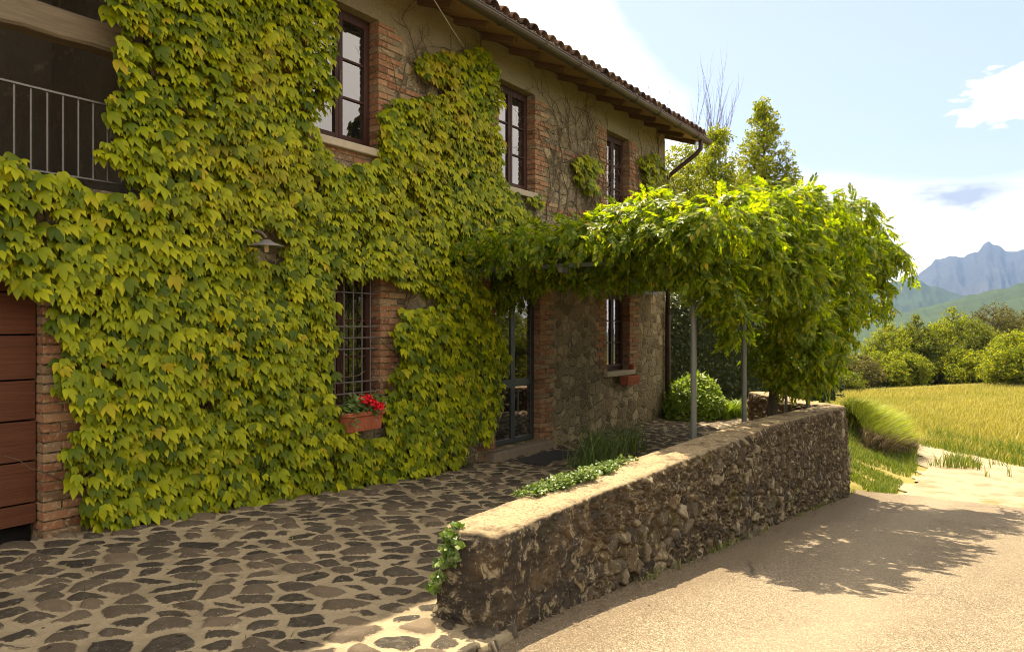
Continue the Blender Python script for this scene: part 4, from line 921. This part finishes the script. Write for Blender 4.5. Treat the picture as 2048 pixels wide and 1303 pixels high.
# roof of leaves over the bars
RL = []
for x in np.arange(-1.3, 4.3, .62):
    for y in np.arange(-2.9, -.2, .66): RL.append((np.array([x + rb.uniform(-.1, .1), y + rb.uniform(-.1, .1), 2.62 + .16 * fbm(np.array(x), np.array(y), 2) + .04 * max(0, x - .5)]), np.array([.5, .5, .26])))
def wisteria():
    t = thing('wisteria', 'lush bright green wisteria roofing the pergola and hanging down beside the lane', 'wisteria', (2.2, -2.8, 0))
    P = []; NR = []
    for (q, r_), dens in [((lobe_world(L_)[0], lobe_world(L_)[1] * (.84 if L_[0] < 1695 else .76)), .95) for L_ in LOBES] + [(z_, .42) for z_ in RL]:
        area = 4 * math.pi * ((r_[0] * r_[1]) ** 1.6 + (r_[0] * r_[2]) ** 1.6 + (r_[1] * r_[2]) ** 1.6) ** (1 / 1.6) / 3 ** (1 / 1.6)
        n = int(area * 118 * dens) + 6; d = rdir(n); rad = rnd(n, .0, 1) ** .33
        rad = .42 + .58 * rad
        rough_ = 1 + (fbm(d[:, 0] * 3 + q[0], d[:, 2] * 3 + q[2], 4) - .5) * .8
        P.append(q + d * r_ * (rad * rough_)[:, None]); NR.append(d)
    for (px, py, Y, n) in ((1790, 500, 12, 30), (1802, 512, 12, 16), (1815, 524, 12.1, 14), (1826, 545, 12.2, 9), (1770, 560, 11.8, 24), (1776, 590, 11.8, 18), (1780, 615, 11.8, 10), (1760, 612, 11.7, 14), (1742, 600, 11.6, 14), (1737, 628, 11.6, 8), (1755, 545, 11.7, 14), (1780, 530, 11.9, 12), (1800, 400, 0, 0)):
        if n: d = rdir(n); P.append(at(px, py, Y) + d * np.array([.13, .13, .16]) * rnd(n, .3, 1)[:, None]); NR.append(d)
    P = np.concatenate(P); NR = np.concatenate(NR); n = len(P)
    k = P[:, 1] < -.05; P, NR = P[k], NR[k]; n = len(P)
    down = NR * .55 + rdir(n) * .75 + np.array([0, 0, -.75]); nrm = NR * .6 + np.array([0, 0, .6]) + rdir(n) * .5
    V, F = scatter(WIS, WISF, P, down, nrm, rnd(n, .12, .21)); npmesh('foliage', V, F, LF['wist'], t)
    mb = MB(); tr = at(1547, 800, 10.5); x, y = tr[0], tr[1]
    mb.tube([(x, y, -.05), (x + .03, y + .01, .5), (x - .03, y - .02, 1.1), (x + .05, y, 1.7), (x - .02, y + .04, 2.3), (x - .3, y + .1, 2.6)], [.075, .062, .058, .052, .045, .03], 9)
    mb.tube([(x + .07, y + .03, -.05), (x - .02, y + .06, .6), (x + .06, y - .02, 1.2), (x - .02, y + .05, 1.9), (x + .3, y, 2.5)], [.04, .035, .03, .03, .02], 7)
    rg = random.Random(9)
    for i in range(16):
        a = (x, y, 2.35); b = (rg.uniform(-1.2, 4.4), rg.uniform(-3, -.2), 2.5); mb.tube([a, ((a[0] + b[0]) / 2, (a[1] + b[1]) / 2 + rg.uniform(-.3, .3), 2.52), b], [.03, .02, .01], 5)
    mb.build('trunk', MT['bark'], t, smooth=True)
    for (px, y0, y1, Y) in ((1190, 500, 565, 8.4), (1250, 520, 600, 8.1), (1215, 510, 600, 8.4), (1529, 530, 610, 7.7), (1048, 540, 650, 9.5), (1300, 520, 620, 7.7), (1780, 620, 660, 11.7)):
        a, b = at(px, y0, Y), at(px + 6, y1, Y); mb = MB(); mb.tube([a, (a + b) / 2 + [.02, 0, 0], b], .003, 4); mb.build('tendril', MT['vine'], t)
    for (pa, pb, Y) in (((1745, 470), (1828, 548), 12.1), ((1745, 520), (1770, 625), 11.7), ((1730, 480), (1778, 600), 11.8), ((1750, 480), (1800, 515), 12)):
        a, b = at(*pa, Y), at(*pb, Y); mb = MB(); mb.tube([a, (a + b) / 2 + [0, 0, .06], b], .004, 4); mb.build('tendril', MT['vine'], t)
    return n
nw = wisteria(); print('wisteria leaves', nw)

# ------------------------------------------------------------------ garden beyond the house
def leafy_mass(name, P, NR, size, mat, parent, T=LEAF, TF=LEAFF, world=True, droop=.3):
    n = len(P); V, F = scatter(T, TF, P, NR * .6 + rdir(n) * .7 + [0, 0, -droop], NR * .5 + rdir(n) * .5 + [0, 0, .6], rnd(n, size * .7, size * 1.3)); return npmesh(name, V, F, mat, parent, world)
def hedge():
    a = at(1300, 700, 15.8); b = at(1690, 700, 17.6); t = thing('hedge', 'tall dark clipped hedge behind the courtyard', 'hedge', ((a[0] + b[0]) / 2, (a[1] + b[1]) / 2, 0))
    d = (b - a); L_ = np.hypot(d[0], d[1]); u = np.array([d[0], d[1], 0]) / L_; v = np.array([-u[1], u[0], 0]); v = v if v @ FW > 0 else -v
    n = 11000; s = rnd(n, 0, L_); z = rnd(n, 0, 1) ** .9 * 2.45; dep = np.abs(rnd(n)) ** 2 * .5 + (fbm(s * 1.8, z * 1.8, 3) - .5) * .4
    tp = RS.rand(n) < .25; z = np.where(tp, 2.35 + (fbm(s * 2, s * 0, 4) - .5) * .5 + rnd(n) * .1, z); dep = np.where(tp, rnd(n, 0, .8), dep)
    P = a * [1, 1, 0] + s[:, None] * u + dep[:, None] * v; P[:, 2] = z
    leafy_mass('foliage', P, np.tile(-v, (n, 1)), .085, LF['hedge'], t)
    m = MB()
    for i in range(9): q = a + u * (i + .5) / 9 * L_ + v * .4; m.tube([(q[0], q[1], -.05), (q[0], q[1], 2.2)], [.05, .02], 6)
    c0 = a * [1, 1, 0] + v * .30; c1 = b * [1, 1, 0] + v * .30; c2 = c1 + v * .4; c3 = c0 + v * .4
    m.hexa([c0, c1, c2, c3] + [q + np.array([0, 0, 2.2]) for q in (c0, c1, c2, c3)]); m.build('branches', LF['hedge'], t)
hedge()
def shrub():
    c = ground_pt(1385, 835, 0); t = thing('round_shrub', 'round sunlit lime green shrub between two pergola posts', 'shrub', c); P = []; NR = []
    rg = random.Random(4); n = 4200; d = rdir(n); d[:, 2] = np.abs(d[:, 2]); rr = 1 + (fbm(d[:, 0] * 2.5 + 3, d[:, 2] * 2.5 + d[:, 1], 6) - .5) * .5
    P = c + d * np.array([.72, .62, .86]) * (rr * rnd(n, .55, 1) ** .5)[:, None]
    leafy_mass('foliage', P, d, .085, LF['bright'], t)
    m = MB()
    for i in range(7): a = i * .9; m.tube([c, c + [.3 * math.cos(a), .3 * math.sin(a), .6]], [.02, .008], 5)
    m.build('branches', MT['bark'], t)
shrub()
t = thing('daylily_clump', 'arching bright green strap leaves beside the round shrub', 'plant', ground_pt(1490, 835, 0))
n = 700; c = [ground_pt(px, py, 0) for px, py in ((1440, 836), (1465, 833), (1490, 834), (1515, 833), (1425, 832))]; k = RS.randint(0, 5, n); P = np.array([c[i] for i in k]) + np.stack([rnd(n) * .22, rnd(n) * .22, 0 * rnd(n)], 1)
blades(P, rnd(n, .3, .55), .03, (0, 0, -.15), t, 'foliage', LF['bright'], 4, spread=.95)

def tree(name, label, cat, loc, H, prof, nl, size, lmat, seed, group=None, trunk_r=.12, T=CLUMP, TF=CLUMPF, limbs=26, clump=.55):
    """prof: list of (height fraction, radius in metres)"""
    rg = random.Random(seed); t = thing(name, label, cat, loc, group); mb = MB(); hs = [p[0] for p in prof]; rs_ = [p[1] for p in prof]
    sway = [(rg.uniform(-.2, .2), rg.uniform(-.2, .2)) for _ in range(6)]
    tp = [(sway[i][0] * i * .2, sway[i][1] * i * .2, -.3 + (H * .96 + .3) * i / 5) for i in range(6)]
    mb.tube(tp, [trunk_r * (1 - i * .17) for i in range(6)], 7)
    cent = []
    for i in range(limbs):
        f = hs[0] + (hs[-1] - hs[0]) * ((i + rg.random()) / limbs); r_ = float(np.interp(f, hs, rs_)); a = i * 2.4 + rg.uniform(-.5, .5); z = f * H
        z0 = max(.1, z - r_ * .55); q = (np.interp(z0, [p[2] for p in tp], [p[0] for p in tp]), np.interp(z0, [p[2] for p in tp], [p[1] for p in tp]), z0)
        e = (q[0] + math.cos(a) * r_ * .8, q[1] + math.sin(a) * r_ * .8, z); mid = ((q[0] + e[0]) / 2, (q[1] + e[1]) / 2, (q[2] + e[2]) / 2 - .05 * r_)
        mb.tube([q, mid, e], [trunk_r * .35, trunk_r * .22, trunk_r * .08], 5)
        for g in (.45, .75, 1.0):
            cent.append((q[0] + (e[0] - q[0]) * g, q[1] + (e[1] - q[1]) * g, q[2] + (e[2] - q[2]) * g, max(.18, r_ * clump * rg.uniform(.6, 1.1) * (.6 + .4 * g))))
    cent.append((tp[-1][0], tp[-1][1], H, max(.2, rs_[-1] * .8)))
    mb.build('trunk', MT['bark'], t, world=False)
    cent = np.array(cent); w_ = cent[:, 3] ** 2; k = RS.choice(len(cent), nl, p=w_ / w_.sum()); d = rdir(nl)
    P = cent[k, :3] + d * (cent[k, 3] * rnd(nl, .35, 1.05))[:, None] * np.array([1, 1, .72])
    P = P[P[:, 2] > .05]; d = rdir(len(P)) if len(P) != len(d) else d
    n = len(P); V, F = scatter(T, TF, P, d + rdir(n) * .6 + [0, 0, -.1], d * .5 + rdir(n) * .4 + [0, 0, .6], rnd(n, size * .7, size * 1.3)); npmesh('crown', V, F, lmat, t, world=False)
    return t
def gloc(px, Y):
    q = at(px, 700, Y); return (q[0], q[1], float(groundz(np.array(q[0]), np.array(q[1]))))
def ttop(py, Y, px): return 1.75 + (HOR - py) / FPX * Y - gloc(px, Y)[2]
tree('broadleaf_tree', 'tall narrow pointed tree standing against the sky beyond the house', 'tree', gloc(1522, 25), ttop(205, 25, 1522), [(.45, 1.5), (.68, 1.25), (.82, .95), (.93, .5), (1, .12)], 8000, .17, LF['treeyel'], 1, trunk_r=.11, limbs=54, clump=.34)
tree('broadleaf_tree', 'shorter airy yellow-green tree right beside the eaves', 'tree', gloc(1425, 21), ttop(262, 21, 1425), [(.4, 1.3), (.75, 1.15), (.9, .7), (1, .15)], 11000, .14, LF['treeyel'], 2, trunk_r=.09, limbs=38, clump=.38)
tree('broadleaf_tree', 'low spreading tree half hidden behind the roof corner', 'tree', gloc(1355, 20), ttop(300, 20, 1355), [(.35, 1.4), (.8, 1.2), (1, .4)], 9000, .14, LF['treeyel'], 3, trunk_r=.09, limbs=32, clump=.4)
tree('broadleaf_tree', 'dark bushy tree peeping just over the wisteria right of the pointed tree', 'tree', gloc(1590, 27), ttop(385, 27, 1590), [(.2, 2.0), (.6, 1.7), (1, .4)], 3200, .15, LF['tree'], 4, trunk_r=.1, limbs=30, clump=.4)
def bare_tree():
    loc = gloc(1422, 30); t = thing('bare_tree', 'leafless tree of thin upright bluish twigs beyond the roof corner', 'tree', loc); mb = MB(); rg = random.Random(8)
    def grow(p, d, L_, r_, dep):
        pts = [p]; n = 5
        for i in range(n):
            d = (d + Vector((rg.uniform(-.12, .12), rg.uniform(-.12, .12), .06))).normalized(); p = p + d * L_ / n; pts.append(p)
            if dep > 0 and rg.random() < .75: grow(p, (d + Vector((rg.uniform(-.35, .35), rg.uniform(-.35, .35), .4))).normalized(), L_ * rg.uniform(.45, .7), r_ * .5, dep - 1)
        mb.tube(pts, [r_ * (1 - .75 * i / n) for i in range(n + 1)], 4, False)
    mb.tube([(0, 0, -.2), (0, 0, 5.6)], [.14, .08], 7)
    for i in range(13): a = i * 2.4; rr_ = .9 * math.sqrt((i + .5) / 13); mb.tube([(0, 0, 5.0), (math.cos(a) * rr_ * .7, math.sin(a) * rr_ * .7, 7.0)], [.05, .035], 5)
    zt_ = 1.75 + (HOR - 190) / FPX * 30 - loc[2]
    for i in range(13): a = i * 2.4; rr_ = .9 * math.sqrt((i + .5) / 13); z0 = zt_ - rg.uniform(3.2, 4.4); grow(Vector((math.cos(a) * rr_ * .7, math.sin(a) * rr_ * .7, z0)), Vector((math.cos(a) * .05, math.sin(a) * .05, 1)).normalized(), (zt_ - z0) * rg.uniform(.58, .85), .024, 2)
    mb.build('branches', MT['barkgrey'], t, world=False)
bare_tree()
# line of trees at the far edge of the meadow: (px, top py, depth, radius, style, label)
FAR = [(1672, 742, 47, 1.3, 0, 'lowest round bush, first in the row of trees just right of the wisteria'), (1712, 712, 50, 1.5, 2, 'small dark bush between the low round bush and the first tall crown'),
       (1783, 650, 52, 1.9, 0, 'tall light green tree with a narrow top, first of the tall ones'), (1800, 704, 50, 1.6, 1, 'bright yellow-green bush bulging forward at the foot of the first tall trees'),
       (1832, 632, 52, 2.0, 1, 'pale green pointed tree second of the tall ones'), (1872, 648, 53, 1.6, 0, 'middling tree in the dip between two taller crowns'), (1907, 616, 53, 2.3, 1, 'tallest bright green tree, its top touching the hill slope'),
       (1930, 698, 50, 1.7, 0, 'wide rounded dark green tree before the tallest one'), (1950, 640, 51, 1.8, 2, 'olive tree right of the tallest bright one'), (1988, 610, 54, 2.3, 2, 'brownish olive tree with pale stems high at the right'),
       (2028, 622, 54, 2.2, 2, 'second brownish olive tree beside the picture edge'), (2035, 664, 45, 1.7, 1, 'yellow-green tree with a dark trunk in front at the far right'), (2075, 640, 50, 2.0, 0, 'tree at the very right end of the row'), (2120, 650, 50, 2.0, 2, 'olive tree outside the right edge of the row')]
for i, (px, py, Y, r_, st, lb) in enumerate(FAR):
    q = gloc(px, Y); H = 1.75 + (HOR - py) / FPX * Y - q[2]
    tree('meadow_tree', lb, 'tree', q, H, ([(.10, r_ * .9), (.35, r_ * 1.1), (.6, r_ * .8), (.8, r_ * .5), (1, r_ * .1)] if py < 645 and st != 2 else [(.10, r_ * 1.0), (.4, r_ * 1.2), (.72, r_ * .95), (.93, r_ * .5), (1, r_ * .2)]), 7500, .235, (LF['treeyel'], LF['treeyel'], LF['treebrown'])[st] if i % 4 else LF['tree'], 40 + i, group='trees along the far edge of the meadow', trunk_r=.13, limbs=46, clump=.42)

lane0 = tree('lane_tree', 'dark leafy tree across the lane, seen only mirrored in the lower panes', 'tree', (-6, -13, .2), 4.3, [(.1, 1.9), (.5, 2.1), (.8, 1.5), (1, .4)], 5000, .34, LF['tree'], 90, group='trees across the lane', limbs=22, clump=.6)
for i, (x, y, r_) in enumerate(((-2.5, -12.6, 1), (1.2, -13.4, 2), (4.6, -12.8, 3), (8.2, -13.6, 4), (12, -13.2, 5), (15.8, -13.8, 6), (-9.6, -12.4, 2.5), (19.5, -13.5, .4))):
    o = lane0.copy(); C.objects.link(o); o.location = (x, y, float(roadz(x))); o.rotation_euler.z = r_
    for ch in list(lane0.children): c_ = ch.copy(); C.objects.link(c_); c_.parent = o
# ------------------------------------------------------------------ meadow grass, bank, verge
def meadow():
    n = 52000; Y = 15 + 31 * RS.rand(n) ** .85; px = rnd(n, 1640, 2160); q = np.stack([CAM[0] + FW[0] * Y + RT[0] * (px - 1024) / FPX * Y, CAM[1] + FW[1] * Y + RT[1] * (px - 1024) / FPX * Y], 1)
    x, y = q.T; k = (d2path(x, y) > .25 + .5 * (fbm(x, y, 3) - .5)) & (x > 9.5) & (Y > 16.8); x, y, Y = x[k], y[k], Y[k]
    P = np.stack([x, y, groundz(x, y) - .04], 1)
    o = blades(P, rnd(len(P), .14, .32) * (.6 + .8 * fbm(x * .5, y * .5, 2)), .028, (.10, -.1, 0), None, 'meadow_grass', LF['wheat'], 2); tag(o, 'dry golden meadow grass', 'grass', kind='stuff')
    # green verge along the track
    n = 90000; x = rnd(n, 7, 26); y = rnd(n, -14, 3); d = d2path(x, y); X, Yc = camXY(x, y); k = (d > -.02 - 1.3 * (fbm(x * 1.3, y * 1.3, 14) > .64)) & (d < .7 + 2.0 * fbm(x * .7, y * .7, 4) * (y < -3.5)) & (Yc > 13) & (X / Yc > .44) & (x > 8)
    x, y = x[k], y[k]; P = np.stack([x, y, groundz(x, y) - .04], 1); tag(blades(P, rnd(len(P), .12, .46) * fbm(x * .9, y * .9, 7) ** 1.5 * 2.2, .020, (0, 0, 0), None, 'verge_grass', LF['blade'], 2, spread=.5), 'green weeds and grass fringing the track', 'grass', kind='stuff')
    # short turf of the bank beyond the wall
    n = 42000; x = rnd(n, 4.6, 12); y = rnd(n, -4.6, .5); d = d2path(x, y); k = (d > .0) & (fbm(x * 1.7, y * 1.7, 9) > .40) & ((x > 5.6) | (y < -3.6 + 1.6 * np.maximum(0, x - 4.6))) & (y < -1.7) & ((x > 4.9) | (y < -3.6)); x, y = x[k], y[k]
    P = np.stack([x, y, groundz(x, y) - .045], 1); tag(blades(P, rnd(len(P), .05, .17), .016, (0, 0, 0), None, 'bank_grass', LF['blade'], 2, spread=.6), 'short grass on the bank past the wall end', 'grass', kind='stuff')
meadow()
def mound():
    b0 = ground_pt(1718, 842, -.35); b1 = ground_pt(1788, 890, -1.15)
    t = thing('long_grass_clump', 'big shaggy lime green clump leaning over the track, brown underneath', 'plant', ((b0[0] + b1[0]) / 2, (b0[1] + b1[1]) / 2, -.8))
    n = 9000; f = RS.rand(n); lat = rnd(n); C0 = b0[None] * (1 - f[:, None]) + b1[None] * f[:, None]
    P = C0 + lat[:, None] * np.array([FW[0], FW[1], 0]) * .75 + rnd(n)[:, None] * RT * .18; P[:, 2] = groundz(P[:, 0], P[:, 1]) + np.maximum(0, .40 * (1 - lat ** 2)) * (1 - .25 * f)
    blades(P, rnd(n, .18, .52), .016, tuple(RT * .42 + np.array([0, 0, .05])), t, 'foliage', LF['mound'], 4, spread=.75)
    n = 2600; f = RS.rand(n); C0 = b0[None] * (1 - f[:, None]) + b1[None] * f[:, None]; P = C0 - FW * rnd(n, .62, .92)[:, None] - RT * .12 + rnd(n)[:, None] * RT * .25; P[:, 2] = groundz(P[:, 0], P[:, 1]) + rnd(n, .0, .28)
    blades(P, rnd(n, .25, .5), .012, tuple(RT * .7 + np.array([0, 0, -.75])), t, 'dry_stems', LF['dry'], 3, spread=.45)
mound()
def wall_weeds():
    n = 420; x = rnd(n, -5.2, 4.6); k = fbm(x * 2.4, x * 0, 3) > .52; x = x[k]; n = len(x); y = -3.50 - rnd(n, 0, .07) ; y = y - .0
    P = np.stack([x, y, roadz(x)], 1); tag(blades(P, rnd(n, .03, .10), .010, (0, 0, 0), None, 'wall_foot_weeds', LF['blade'], 2, spread=.7), 'tiny weeds along the foot of the roadside wall', 'weeds', kind='stuff')
    n = 1500; x = rnd(n, -5.2, 4.2); y = -3.50 - np.abs(RS.normal(size=n)) * .10; P = np.stack([x, y, roadz(x) + .012], 1); dd = rdir(n); dd[:, 2] *= .1
    V, F = scatter(LEAF, LEAFF, P, dd, np.tile([0, 0, 1.], (n, 1)) + rdir(n) * .3, rnd(n, .010, .03)); tag(npmesh('leaf_litter', V, F, LF['dry'], None), 'dry leaf litter along the wall foot', 'litter', kind='stuff')
wall_weeds()
def fallen():
    n = 420; x = rnd(n, -8.5, 4.5); y = -3.05 * RS.rand(n) ** .8 - .05; P = np.stack([x, y, courtz(x, y) + .026], 1); dd = rdir(n); dd[:, 2] *= .15
    V, F = scatter(LEAF * np.array([1.4, 1, 1]), LEAFF, P, dd, np.tile([0, 0, 1.], (n, 1)) + rdir(n) * .35, rnd(n, .014, .04)); tag(npmesh('fallen_leaves', V, F, LF['dry']), 'scattered dry leaves on the courtyard cobbles', 'leaves', kind='stuff')
    n = 260; x = rnd(n, -7, 4.5); y = rnd(n, -8, -3.6); P = np.stack([x, y, roadz(x) + .022], 1); dd = rdir(n); dd[:, 2] *= .15
    V, F = scatter(LEAF, LEAFF, P, dd, np.tile([0, 0, 1.], (n, 1)) + rdir(n) * .3, rnd(n, .008, .03)); tag(npmesh('road_debris', V, F, LF['dry']), 'bits of leaf and grit on the lane', 'litter', kind='stuff')
    n = 900; x = rnd(n, -8.5, 5); y = rnd(n, -3.0, -.02); k = (fbm(x * 2.3, y * 2.3, 44) > .62) | (y > -.10); x, y = x[k], y[k]; P = np.stack([x, y, courtz(x, y)], 1)
    tag(blades(P, rnd(len(P), .02, .06), .008, (0, 0, 0), None, 'joint_weeds', LF['blade'], 2, spread=.8), 'tiny weeds in the joints of the cobbles', 'weeds', kind='stuff')
fallen()

# ------------------------------------------------------------------ air
def haze():
    mb = MB(); lo, hi = np.array([-9200, -9200]), np.array([9200, 9200]); mb.box(-8300, 8600, -8300, 8300, -62.5, 860)
    mt = bpy.data.materials.new('air'); mt.use_nodes = True; nt = mt.node_tree; nt.nodes.clear(); o = nt.nodes.new('ShaderNodeOutputMaterial'); v = nt.nodes.new('ShaderNodeVolumePrincipled')
    v.inputs['Color'].default_value = (.165, .28, .54, 1); v.inputs['Density'].default_value = .00013; v.inputs['Anisotropy'].default_value = .2; nt.links.new(v.outputs[0], o.inputs['Volume'])
    h = mb.build('haze', mt); tag(h, 'pale blue air over the valley', kind='stuff')
haze()
